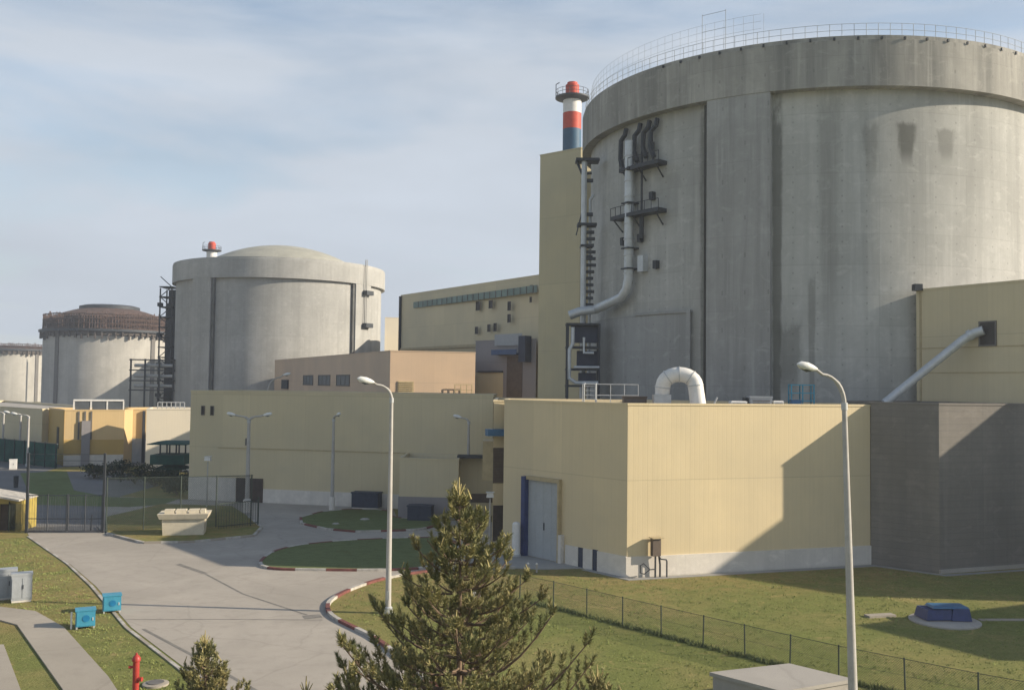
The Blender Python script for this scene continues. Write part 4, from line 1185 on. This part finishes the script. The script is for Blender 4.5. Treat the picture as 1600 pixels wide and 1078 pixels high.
m = MB(); F.slab(m, -0.05, 10.2, -0.02, 7.55, 0.0, 0.03); m.obj('side_cladding', M['shaded_ochre'], T)
F = Face((-54.6, 138.9), (-49, 141), CAMP)
m = MB(); F.slab(m, 0, 6.0, -0.02, 3.5, 0, 0.07); m.obj('grey_panel', M['cabinet'], T)
m = MB(); F.slab(m, 1.3, 1.7, 0, 7.5, 0.07, 0.4); F.slab(m, 3.9, 4.6, 0, 7.5, 0.07, 0.5); m.each('downpipe', M['steel'], T)
T = thing('roof_cabin', 'white framed glazed cabin on the roof of the orange building', 'cabin', (-58.5, 137.5, 7.4))
F = Face((-61.3, 134.6), (-54.4, 137.4), CAMP)
m = MB(); F.slab(m, 0, 6.6, 8.9, 9.1, -2.0, 0.1)
for a in (0, 2.2, 4.3, 6.45): F.slab(m, a, a + 0.18, 7.4, 8.9, -0.1, 0.05)
m.obj('frame', M['white'], T)
m = MB()
for a in (0.25, 2.45, 4.55): F.slab(m, a, a + 1.85, 7.45, 8.85, -1.8, -0.02)
m.each('glazing', M['greyglass'], T)
T = building('cream_building', 'bright cream building behind the watch post, left of the long hall', 'building',
             [(-50.4, 134.5), (-47.9, 126.4), (-36.5, 130.2), (-39, 137)], 8.05, M['cream'], plinth=0)
T = thing('roof_grille', 'small pale grille unit on the cream building roof corner', 'roof unit', (-45.6, 129, 7.8))
m = MB(); rail_path(m, [(-47.2, 128.4), (-44.0, 129.5)], 7.8, 1.2, 0.5, 0.06, (0.5, 1.0)); m.obj('grille', M['galv'], T)
T = building('far_shed', 'long grey beige shed behind the green screen at the left edge', 'building',
             [(-110, 176), (-68.5, 140.6), (-64, 152), (-100, 190)], 7.45, M['beige_far'], plinth=0)
# green screen fence
T = thing('green_screen_fence', 'dark green fabric fence in front of the far left shed', 'fence', (-70, 136, 0))
F = Face((-84, 147), (-60.5, 128.6), CAMP); Lf = 29.8
m = MB(); F.slab(m, 0, Lf, 0.1, 3.25, -0.02, 0.02); m.obj('screen', M['dkgreen'], T)
m = MB()
for k in range(11): F.slab(m, k * 2.95, k * 2.95 + 0.1, 0, 3.4, 0.02, 0.12)
m.each('post', M['steel'], T)
m = MB(); F.slab(m, 0, Lf, 3.25, 3.33, -0.04, 0.06); m.obj('top_rail', M['greyframe'], T)
# watch post
T = thing('watch_post', 'green guard post on a pillar under a broad flat canopy, before the cream wall', 'guard tower', (-39.6, 113, 0))
cx, cy_ = -39.6, 113
m = MB(); m.box((cx, cy_, 4.75), (4.4, 4.4, 0.25), taper=0.6); m.box((cx, cy_, 4.58), (4.5, 4.5, 0.1)); m.obj('canopy', M['dkgreen'], T)
m = MB()
for x in (-1.1, 0, 1.1):
    for y in (-1.1, 1.1): m.box((cx + x, cy_ + y, 3.95), (0.14, 0.14, 1.3))
m.each('post', M['steel'], T)
m = MB(); m.box((cx, cy_, 2.8), (3.9, 3.9, 1.1)); m.obj('parapet', M['dkgreen'], T)
m = MB(); m.box((cx, cy_, 1.95), (1.2, 1.2, 0.6), rx=pi, taper=3.0); m.box((cx, cy_, 0.85), (1.2, 1.2, 1.7)); m.obj('pillar', M['dkgreen'], T)
# guard booth
T = thing('guard_booth', 'yellow booth with sloping pale roof and dark doorway at the left edge of the gate', 'booth', (-40.6, 76.5, 0))
F = Face((-43.2, 75.9), (-38.3, 76.1), CAMP)
m = MB(); F.slab(m, 0, 2.9, 0, 2.5, -2.6, 0); F.slab(m, 4.3, 4.75, 0, 2.4, -2.6, 0); F.slab(m, 2.9, 4.3, 0, 2.4, -2.6, -2.2); F.slab(m, 2.9, 4.3, 2.1, 2.6, -2.4, 0); m.obj('wall', M['yellow'], T)
m = MB(); F.slab(m, 2.9, 3.5, 0, 2.1, -0.5, -0.4); m.obj('door', M['doorbrown'], T)
m = MB(); m.box((-41.3, 76.9, 2.92), (5.9, 3.4, 0.12), 0.04, 0, 0, R_(9)); m.obj('roof', M['kwhite'], T)
# small items on the far road
T = thing('litter_bin', 'small dark bin on the far asphalt beyond the booth', 'bin', (-54.3, 106, 0))
m = MB(); m.lathe([(0.22, 0), (0.26, 1.15), (0.2, 1.2)], (-54.3, 106), 14); m.obj('body', M['steel'], T)
m = MB(); m.lathe([(0.28, 1.2), (0.28, 1.27), (0.05, 1.35)], (-54.3, 106), 14); m.obj('lid', M['steel'], T)
unit('small white cabinet by the green screen at the left edge', (-65.5, 127, 0), (0.9, 0.7, 1.3), 0.4, 'white')

# ------------------------------------------------------------------ gate and fences
def wire_panel(m, F, a0, a1, z0, z1, sp, r):
    H = z1 - z0; L = a1 - a0; n = int((L + H) / sp)
    for k in range(n + 1):
        s0 = k * sp
        for sgn in (1, -1):
            # line s = s0 - t , z = t
            t0 = max(0, s0 - L); t1 = min(H, s0)
            if t1 <= t0: continue
            x0, x1 = s0 - t0, s0 - t1
            if sgn < 0: x0, x1 = L - x0, L - x1
            p, q = F.pt(a0 + x0, z0 + t0, 0.01 * sgn), F.pt(a0 + x1, z0 + t1, 0.01 * sgn)
            m.tube([p, q], r, 3, caps=False, smooth=False)
T = thing('security_fence', 'tall dark mesh fence from the gate to the concrete planter', 'fence', (-27, 77, 0))
F = Face((-31.7, 75.9), (-21.2, 79.6), CAMP)
m = MB(); wire_panel(m, F, 0, 11.1, 0.15, 4.2, 0.14, 0.010); m.obj('wire_mesh', M['wire'], T, merge=False)
for k in range(5):
    m = MB(); m.tube([F.pt(k * 2.75, 0, 0), F.pt(k * 2.75, 4.3, 0)], 0.05, 8); m.obj('post', M['postgreen'], T)
m = MB(); m.tube([F.pt(0, 4.22, 0), F.pt(11.1, 4.22, 0)], 0.03, 6); m.obj('top_rail', M['postgreen'], T)
T = thing('bar_railing', 'short dark bar railing between the concrete planter and the double lamp', 'railing', (-22, 80, 0))
F = Face((-23.4, 77.6), (-20.9, 80.2), CAMP)
m = MB()
for k in range(16): m.tube([F.pt(k * 0.24, 0.1, 0), F.pt(k * 0.24, 2.1, 0)], 0.018, 5)
m.obj('bars', M['postgreen'], T)
m = MB(); m.tube([F.pt(0, 2.1, 0), F.pt(3.6, 2.1, 0)], 0.035, 6); m.tube([F.pt(0, 0.3, 0), F.pt(3.6, 0.3, 0)], 0.035, 6); m.obj('rails', M['postgreen'], T)
m = MB(); m.tube([F.pt(3.6, 0, 0), F.pt(3.6, 2.4, 0)], 0.07, 8); m.obj('post', M['postgreen'], T)
T = thing('road_gate', 'dark double leaf steel gate with tall posts across the road at left', 'gate', (-34.5, 75.6, 0))
for x, y in ((-37.6, 75.2), (-31.85, 75.7)):
    m = MB(); m.box((x, y, 3.1), (0.16, 0.16, 6.2)); m.obj('gate_post', M['steel'], T)
def leaf(p, q):
    F = Face(p, q, CAMP); L = (F.Q - F.P).length
    m = MB()
    for z in (0.15, 1.1, 2.9): m.tube([F.pt(0, z, 0), F.pt(L, z, 0)], 0.035, 6)
    for k in range(3): m.tube([F.pt(L * k / 2, 0.15, 0), F.pt(L * k / 2, 3.0, 0)], 0.05, 6)
    for k in range(15): m.tube([F.pt(L * (k + .5) / 15, 0.15, 0), F.pt(L * (k + .5) / 15, 2.9, 0)], 0.012, 4)
    m.obj('gate_leaf', M['steel'], T)
leaf((-37.5, 75.2), (-34.6, 75.45)); leaf((-34.5, 75.46), (-31.95, 75.7))
m = MB(); m.tube([(-37.6, 75.2, 5.6), (-31.85, 75.7, 5.6)], 0.02, 5); m.tube([(-37.6, 75.2, 6.1), (-31.85, 75.7, 6.1)], 0.02, 5); m.each('overhead_wire', M['steel'], T)
m = MB(); m.tube([(-33.2, 76.6, 0.05), (-33.0, 76.3, 1.3)], 0.05, 6); m.tube([(-32.1, 75.9, 0.1), (-33.4, 78.2, 0.1)], 0.05, 6); m.each('brace', M['steel'], T)
T = thing('booth_fence', 'dark mesh fence piece joining the booth to the left gate post', 'fence', (-38, 75.5, 0))
F = Face((-39.4, 76.0), (-37.6, 75.3), CAMP)
m = MB(); wire_panel(m, F, 0, 1.9, 0.1, 2.2, 0.14, 0.012); m.obj('wire_mesh', M['wire'], T, merge=False)
m = MB(); m.tube([F.pt(0, 0, 0), F.pt(0, 2.3, 0)], 0.05, 6); m.obj('post', M['postgreen'], T)

T = thing('chain_link_fence', 'low green chain link fence running diagonally over the lawn', 'fence', (9, 45, 0))
fp = [(-3.0, 57.4), (2.4, 52.2), (9.0, 44.9), (13.6, 40.0), (17.6, 36.4), (24, 31.5)]
mw = MB(); mr = MB()
Ls = 0
for i in range(len(fp) - 1):
    F = Face(fp[i], fp[i + 1], CAMP); L = (F.Q - F.P).length
    wire_panel(mw, F, 0, L, 0.05, 1.38, 0.10, 0.004)
    mr.tube([F.pt(0, 1.4, 0), F.pt(L, 1.4, 0)], 0.012, 5); mr.tube([F.pt(0, 0.75, 0), F.pt(L, 0.75, 0)], 0.005, 4)
    n = max(1, round(L / 2.45))
    for k in range(n):
        b = MB(); random.seed(i * 10 + k); dx = random.uniform(-.04, .04)
        b.tube([F.pt(L * k / n, 0, 0), F.pt(L * k / n + dx, 1.45, 0)], 0.032, 7); b.obj('post', M['postgreen'], T)
mw.obj('wire_mesh', M['wire'], T, merge=False); mr.obj('rail_wire', M['wire'], T)
# rough uncut grass along the fence foot
m = MB(); random.seed(9)
for i in range(len(fp) - 1):
    F = Face(fp[i], fp[i + 1], CAMP); L = (F.Q - F.P).length
    for k in range(int(L * 170)):
        a = random.random() * L; d = random.gauss(0, 0.12)
        if math.sin(a * 0.9 + i * 2) + random.random() < -0.45: continue
        p = F.pt(a, 0, d); h = random.uniform(0.08, 0.24); an = random.random() * pi; w = 0.03
        q = Vector((math.cos(an) * w, math.sin(an) * w, 0)); tip = p + Vector((random.gauss(0, .06), random.gauss(0, .06), h))
        m.face([p - q, p + q, tip])
o = m.obj('tall_grass', M['island'], None, merge=False); o['kind'] = 'stuff'

# concrete planter by the gate
T = thing('concrete_planter', 'cream concrete tub with thick rim and blocks on top, beside the gate road', 'planter', (-25.0, 74.6, 0.1))
F = Face((-26.6, 74.1), (-23.5, 74.7), CAMP)
def tub(m, a0, a1, z0, z1, grow, d0, d1):
    P = [F.pt(a0, z0, d0), F.pt(a1, z0, d0), F.pt(a1, z0, d1), F.pt(a0, z0, d1)]
    Q = [F.pt(a0 - grow, z1, d0 + grow), F.pt(a1 + grow, z1, d0 + grow), F.pt(a1 + grow, z1, d1 - grow), F.pt(a0 - grow, z1, d1 - grow)]
    for i in range(4): m.face([P[i], P[(i + 1) % 4], Q[(i + 1) % 4], Q[i]])
    m.face(Q); m.face(P[::-1])
m = MB(); tub(m, 0.0, 3.0, 0.05, 1.35, 0.08, 0, -1.6); m.obj('body', M['creamstone'], T)
m = MB(); tub(m, -0.25, 3.25, 1.35, 1.75, 0.14, 0.25, -1.85); m.obj('rim', M['creamstone'], T)
for a, w in ((0.1, 0.7), (0.95, 0.75), (1.9, 0.75), (2.75, 0.35)):
    m = MB(); F.slab(m, a, a + w, 1.76, 2.06, -0.6, 0.0); m.obj('block', M['creamstone'], T)
# white post beside the tall door
T = thing('door_post', 'thick white post left of the tall grey door', 'bollard', (0.45, 67.6, 0.03))
m = MB(); m.lathe([(0.28, 0.03), (0.28, 2.25), (0.2, 2.35), (0.01, 2.4)], (0.45, 67.6), 18); m.obj('shaft', M['white'], T)
m = MB(); m.lathe([(0.36, 0.02), (0.36, 0.14), (0.28, 0.16)], (0.45, 67.6), 18); m.obj('collar', M['galv'], T)
for lab, x, y in (('short pale marker post, left of two at the lawn edge by the apron', 1.2, 62.0), ('short pale marker post, right of two at the lawn edge by the apron', 1.75, 61.9)):
    T = thing('marker_post', lab, 'post', (x, y, 0), 'marker posts at the lawn edge')
    m = MB(); m.tube([(x, y, 0), (x, y, 0.55)], 0.06, 8); m.obj('shaft', M['kwhite'], T)
    m = MB(); m.lathe([(0.08, 0.5), (0.08, 0.58), (0.01, 0.62)], (x, y), 8); m.obj('cap', M['white'], T)

# turquoise boxes
def bluebox(label, x, y, rz, extra=False):
    T = thing('hose_box', label, 'box', (x, y, 0), 'turquoise hose boxes', rz)
    def P(mb, nm, mt, par=T):
        o = mb.obj(nm, mt); o.parent = par; return o
    b = MB(); b.box((0, 0, 0.48), (0.86, 0.64, 0.74)); P(b, 'body', M['cyan'])
    b = MB(); b.box((0, 0, 0.88), (0.93, 0.71, 0.06)); P(b, 'lid', M['cyan'])
    b = MB()
    for sx in (-1, 1):
        for sy in (-1, 1): b.box((sx * 0.38, sy * 0.27, 0.05), (0.08, 0.08, 0.12))
    [setattr(q_, 'parent', T) for q_ in b.each('foot', M['galv'])]
    b = MB(); b.box((0.0, -0.33, 0.48), (0.78, 0.02, 0.66)); d = P(b, 'door', M['cyan'])
    b = MB(); b.lathe([(0.16, 0), (0.16, 0.02), (0.0, 0.02)], (0, 0), 16); o = P(b, 'emblem', M['cyandark'], d)
    o.location = (0.02, -0.342, 0.50); o.rotation_euler = (R_(90), 0, 0)
    b = MB(); b.box((0.32, -0.355, 0.46), (0.03, 0.03, 0.14)); P(b, 'handle', M['white'], d)
    if extra:
        b = MB(); b.box((-0.62, -0.1, 0.4), (0.08, 0.08, 0.8)); P(b, 'side_post', M['white'])
bluebox('turquoise hose box with white side post, nearer of the two on the verge', -20.5, 47.0, 0.45, True)
bluebox('turquoise hose box close to the kerb, farther of the two', -20.55, 50.2, 0.45)
# hydrant
T = thing('fire_hydrant', 'slim red standpipe hydrant at the bottom left of the verge', 'hydrant', (-14.15, 37.0, 0))
x, y = -14.15, 37.0
m = MB(); m.lathe([(0.2, 0), (0.2, 0.06), (0.12, 0.08), (0.12, 1.3), (0.16, 1.32), (0.16, 1.42), (0.11, 1.5), (0.04, 1.56), (0.04, 1.62), (0, 1.62)], (x, y), 18); m.obj('barrel', M['red'], T)
for sx in (-1, 1):
    m = MB(); m.tube([(x, y - 0.02, 1.1 if sx < 0 else 0.65), (x + sx * 0.26, y - 0.06, 1.1 if sx < 0 else 0.65)], [0.07, 0.085] if sx > 0 else [0.05, 0.06], 10); m.obj('outlet', M['red'], T)
T = thing('manhole', 'pale round concrete manhole cover beside the red hydrant', 'manhole', (-13.9, 38.4, 0))
m = MB(); m.lathe([(0.5, -0.02), (0.5, 0.06), (0.42, 0.08), (0, 0.08)], (-13.9, 38.4), 20); m.obj('collar', M['path'], T)
m = MB(); m.lathe([(0.32, 0.08), (0.32, 0.11), (0, 0.11)], (-13.9, 38.4), 20); m.obj('lid', M['greyframe'], T)
# concrete block lower right
T = thing('concrete_slab_box', 'flat-topped pale concrete chamber beside the nearest lamp post', 'concrete box', (10.3, 37, 0))
q = [(7.9, 37.5), (11.2, 38.75), (13.0, 36.9), (10.0, 35.4)]
m = MB(); m.prism(q, -0.02, 0.86); m.obj('body', M['slab'], T)
cxq = sum(p[0] for p in q) / 4; cyq = sum(p[1] for p in q) / 4
m = MB(); m.prism([(cxq + (p[0] - cxq) * 1.05, cyq + (p[1] - cyq) * 1.06) for p in q], 0.86, 1.0, bottom=True); m.obj('lid', M['slab'], T)
# blue covered machine on the lawn
T = thing('covered_hatch', 'low blue hatch on a pale round pad in the shaded lawn at right', 'hatch', (22.6, 50.3, 0))
m = MB()
m.box((22.1, 50.4, 0.42), (1.5, 1.3, 0.5), 0.1, taper=0.85); m.box((23.3, 50.3, 0.45), (1.0, 1.2, 0.6), -0.1, taper=0.8); m.obj('cover', M['navy'], T)
m = MB(); m.box((22.75, 50.35, 0.78), (1.9, 1.0, 0.10), 0.0, taper=0.9); m.obj('top_panel', M['blue'], T)
m = MB(); m.lathe([(1.75, -0.02), (1.75, 0.06), (1.5, 0.12), (0, 0.12)], (22.6, 50.3), 32); m.obj('pad', M['slab'], T)
sheet('lawn_path', [(24.6, 50.9), (40, 51.6), (40, 51.2), (24.6, 50.5)], 0.02, M['path'], 1)
T = thing('lawn_slab', 'thin pale concrete strip on the grass left of the blue hatch', 'slab', (19.9, 51.2, 0))
m = MB(); m.box((19.6, 51.2, 0.04), (1.6, 0.5, 0.12), 0.25); m.obj('body', M['path'], T)

# rocks on the islands
def rock(label, x, y, s, z=0.11):
    T = MB(); random.seed(int(x * 100) % 97)
    n = 9; pr = []
    for k in range(n):
        a = 2 * pi * k / n; r = s * random.uniform(0.75, 1.1); pr.append((x + r * math.cos(a), y + r * 0.7 * math.sin(a)))
    top = [(x + (p[0] - x) * 0.55, y + (p[1] - y) * 0.55) for p in pr]
    for k in range(n):
        j = (k + 1) % n
        T.face([(*pr[k], z), (*pr[j], z), (*top[j], z + s * 0.22), (*top[k], z + s * 0.22)])
    T.face([(*p, z + s * 0.22) for p in top])
    o = T.obj('rock', M['slab']); tag(o, label, 'rock', 'pale stones on the grass islands')
rock('flat pale stone on the far shaded grass island', -12.6, 84.0, 0.5)
rock('pale stone at the far island edge near the kerb corner', -14.6, 81.2, 0.35)
rock('pale stone on the lawn behind the big pine', -1.9, 55.2, 0.6, 0)

# ------------------------------------------------------------------ vegetation
def brush(m, p, d, L, nl, cnt, rnd, w=0.012, mi=0):
    d = d.normalized(); a = d.orthogonal().normalized(); b = d.cross(a)
    k_ = rnd.uniform(0.65, 1.25); L *= k_; nl *= rnd.uniform(0.75, 1.2); cnt = int(cnt * k_)
    if rnd.random() < 0.07: return
    for k in range(cnt):
        t = (k + rnd.random()) / cnt; ph = rnd.random() * 2 * pi
        o = p + d * L * t
        spread = 0.85 - 0.35 * t
        v = (d * (1 - spread * 0.5) + (a * math.cos(ph) + b * math.sin(ph)) * spread).normalized() * nl * rnd.uniform(0.75, 1.1)
        s = v.cross(Vector((rnd.gauss(0, 1), rnd.gauss(0, 1), rnd.gauss(0, 1))))
        if s.length < 1e-6: continue
        s = s.normalized() * w
        m.face([o - s, o + s, o + v], mi)
def pine(label, loc, H, crown0, rad_fn, seed, whorl=0.42, nb=6, cnt=46, nl=0.13, tr=0.11, group=None, shoot_gap=0.34, keep=1.0, w=0.012, lean=(0, 0)):
    rnd = random.Random(seed)
    T = thing('pine_tree', label, 'pine', loc, group)
    L0 = Vector(loc)
    tk = MB(); N = MB(); C = MB(); BR = MB()
    pts = []; rr = []
    for k in range(13):
        t = k / 12; pts.append(L0 + Vector((lean[0] * t + 0.05 * math.sin(5 * t + seed), lean[1] * t + 0.04 * math.cos(4 * t), H * t))); rr.append(tr * (1 - t) + 0.012)
    tk.tube(pts, rr, 9)
    def tpt(z):
        t = max(0, min(1, z / H)); i = min(11, int(t * 12)); return pts[i].lerp(pts[i + 1], t * 12 - i)
    z = crown0
    sh = 0
    while z < H - 0.15:
        f = (H - z)
        R = rad_fn(z)
        n = nb if R > 0.6 else 5
        a0 = rnd.random() * 2 * pi
        for k in range(n):
            if rnd.random() > keep: continue
            a = a0 + 2 * pi * k / n + rnd.uniform(-.3, .3); r = R * rnd.uniform(0.5, 1.08)
            st_ = tpt(z + rnd.uniform(-.08, .08)); rise = r * rnd.uniform(0.25, 0.7)
            bp = []
            for q in range(7):
                t = q / 6
                bp.append(st_ + Vector((math.cos(a) * r * t, math.sin(a) * r * t, rise * (t ** 1.8) - 0.06 * r * math.sin(pi * t))))
            BR.tube(bp, [max(0.006, 0.012 + 0.014 * r * (1 - q / 6)) for q in range(7)], 5, caps=False)
            # side twigs with shoots
            s = 0.28 * r if r > 0.5 else 0.1
            while s < r:
                t = s / r; i = min(5, int(t * 6)); b0 = bp[i].lerp(bp[i + 1], t * 6 - i); dirb = (bp[i + 1] - bp[i]).normalized()
                for sgn in (-1, 1):
                    side = Vector((-math.sin(a), math.cos(a), 0)) * sgn
                    tl = max(0.12, (1 - t) * r * 0.42 * rnd.uniform(0.5, 1.1) + 0.1)
                    dv = (dirb * 0.8 + side * rnd.uniform(0.5, 1.0) + Vector((0, 0, rnd.uniform(0.3, 1.2)))).normalized()
                    e = b0 + dv * tl
                    BR.tube([b0, e], [0.008, 0.005], 3, caps=False)
                    brush(N, e - dv * 0.1, dv + Vector((0, 0, 0.9)), 0.27 * rnd.uniform(.7, 1.3), nl, cnt, rnd, w)
                    if tl > 0.45:
                        mpt = b0.lerp(e, 0.5); dv2 = (dv + side * 0.5 + Vector((0, 0, 0.5))).normalized()
                        brush(N, mpt, dv2, 0.2, nl, int(cnt * 0.8), rnd, w)
                    sh += 1
                s += shoot_gap * rnd.uniform(0.7, 1.3)
            dv = (bp[-1] - bp[-2]).normalized() + Vector((0, 0, 0.9))
            brush(N, bp[-1] - dv.normalized() * 0.1, dv, 0.3, nl, int(cnt * 1.3), rnd, w)
            if rnd.random() < 0.7:
                e = bp[-1] + Vector((rnd.gauss(0, .02), rnd.gauss(0, .02), 0.22 + 0.12 * rnd.random()))
                C.tube([bp[-1] + dv.normalized() * 0.12, e], [0.02, 0.008], 4)
        # tufts on the trunk itself
        if R < 0.9:
            brush(N, tpt(z), Vector((rnd.gauss(0, .3), rnd.gauss(0, .3), 1)), 0.35, nl, cnt, rnd, w)
        z += whorl * rnd.uniform(0.8, 1.2)
    top = pts[-1]
    brush(N, top - Vector((0, 0, 0.35)), Vector((0, 0, 1)), 0.38, nl * 1.1, cnt * 2, rnd, w)
    for k in range(5):
        a = k * 1.26; C.tube([top - Vector((0, 0, 0.12)), top + Vector((math.cos(a) * 0.14, math.sin(a) * 0.14, 0.16))], [0.02, 0.008], 4)
    C.tube([top, top + Vector((0, 0, 0.32))], [0.024, 0.01], 4)
    tk.obj('trunk', M['bark'], T); BR.obj('branches', M['bark'], T, merge=False)
    for j in range(len(C.f)):
        N.face([C.v[q] for q in C.f[j]], 1)
    N.obj('crown', [M['needle'], M['candle']], T, merge=False)
    return T
def rad_big(z):
    tab = [(1.5, 3.2), (3.5, 3.4), (4.6, 3.0), (5.6, 2.6), (6.8, 1.9), (7.4, 1.35), (8.0, 0.95), (8.6, 0.55), (9.1, 0.34), (9.6, 0.25), (12, 0.2)]
    for i in range(len(tab) - 1):
        if tab[i][0] <= z <= tab[i + 1][0]:
            t = (z - tab[i][0]) / (tab[i + 1][0] - tab[i][0]); return tab[i][1] * (1 - t) + tab[i + 1][1] * t
    return tab[0][1]
pine('large young pine with pale upright shoots in the centre foreground', (-1.15, 22.0, 0), 9.55, 2.4, rad_big, 11, whorl=0.34, nb=7, keep=0.82, cnt=72, nl=0.135, group=None, shoot_gap=0.26, w=0.012)
pine('small dark pine poking up at the bottom left beside the road', (-8.75, 28.0, 0), 4.5, 1.2, lambda z: max(0.12, (4.6 - z) * 0.52), 23, whorl=0.22, nb=7, cnt=46, nl=0.11, shoot_gap=0.2, w=0.014)
pine('pair of thin pine tips at the lower middle, left of the large pine', (-4.3, 21.0, 0), 5.35, 1.8, lambda z: max(0.15, (5.4 - z) * 0.42), 31, whorl=0.34, nb=5, cnt=46, nl=0.11, w=0.012)
pine('slender pine tip over the road, beside the lower left of the large pine', (-3.35, 20.8, 0), 5.75, 1.8, lambda z: max(0.15, (5.8 - z) * 0.38), 37, whorl=0.36, nb=5, cnt=46, nl=0.11, w=0.012)
pine('short bushy pine at the lower right of the large pine', (2.1, 23.5, 0), 4.95, 1.2, lambda z: max(0.12, (5.1 - z) * 0.6), 47, whorl=0.26, nb=6, cnt=46, nl=0.11, shoot_gap=0.24)

def bush(label, x, y, rx, ry, h, seed, n=900, group=None, mat='leaf', z0=0.0):
    rnd = random.Random(seed)
    T = thing('bush', label, 'bush', (x, y, z0), group)
    m = MB()
    lumps = [(rnd.uniform(-.6, .6), rnd.uniform(-.6, .6), rnd.uniform(0.3, 0.75), rnd.uniform(0.35, 0.6)) for _ in range(9)]
    for k in range(n):
        lx, ly, lz, lr = rnd.choice(lumps)
        v = Vector((rnd.gauss(0, 1), rnd.gauss(0, 1), rnd.gauss(0, 1))).normalized() * lr * rnd.uniform(0.6, 1.05)
        p = Vector((x + (lx + v.x) * rx, y + (ly + v.y) * ry, z0 + max(0.03, (lz + v.z * 0.6) * h)))
        s = rnd.uniform(0.08, 0.17); a = Vector((rnd.gauss(0, 1), rnd.gauss(0, 1), rnd.gauss(0, 1))).normalized() * s; b = a.cross(Vector((rnd.gauss(0, 1), rnd.gauss(0, 1), 1))).normalized() * s * 0.6
        m.face([p - a, p - b, p + a, p + b])
    m.obj('foliage', M[mat], T, merge=False)
    m = MB()
    for k in range(5):
        a = k * 1.25; m.tube([(x, y, z0), (x + math.cos(a) * rx * 0.4, y + math.sin(a) * ry * 0.4, z0 + h * 0.6)], [0.04, 0.015], 5)
    m.obj('stem', M['bark'], T)
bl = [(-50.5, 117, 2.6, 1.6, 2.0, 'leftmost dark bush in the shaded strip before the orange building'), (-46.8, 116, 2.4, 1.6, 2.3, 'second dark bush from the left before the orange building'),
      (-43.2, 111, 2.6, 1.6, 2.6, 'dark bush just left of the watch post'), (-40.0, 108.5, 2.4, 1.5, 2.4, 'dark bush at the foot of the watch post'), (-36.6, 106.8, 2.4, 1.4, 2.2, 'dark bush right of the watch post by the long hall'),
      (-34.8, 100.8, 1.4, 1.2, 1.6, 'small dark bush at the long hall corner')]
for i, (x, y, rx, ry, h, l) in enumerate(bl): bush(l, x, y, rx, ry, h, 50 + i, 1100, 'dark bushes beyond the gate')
sheet('far_lawn', [(-58, 126), (-47, 104), (-41, 98.5), (-33.5, 98), (-33.5, 93), (-36, 91), (-46.0, 92), (-52, 104), (-62, 122)], 0.012, M['island'])
sheet('far_lawn_strip', [(-61, 131.2), (-49.5, 135.2), (-48.2, 128.0), (-60, 124)], 0.016, M['grass'])

# ------------------------------------------------------------------ air
hz = MB(); hz.box((-120, 300, 32.0), (700, 760, 66.0))
o = hz.obj('haze', [], None)
o['kind'] = 'stuff'
hm = bpy.data.materials.new('haze_air'); hm.use_nodes = True
for n in list(hm.node_tree.nodes): hm.node_tree.nodes.remove(n)
ho = hm.node_tree.nodes.new('ShaderNodeOutputMaterial'); hv = hm.node_tree.nodes.new('ShaderNodeVolumePrincipled')
hv.inputs['Color'].default_value = (0.86, 0.92, 1.0, 1); hv.inputs['Density'].default_value = 0.0005; hv.inputs['Anisotropy'].default_value = 0.25
hm.node_tree.links.new(hv.outputs[0], ho.inputs['Volume'])
o.data.materials.append(hm)
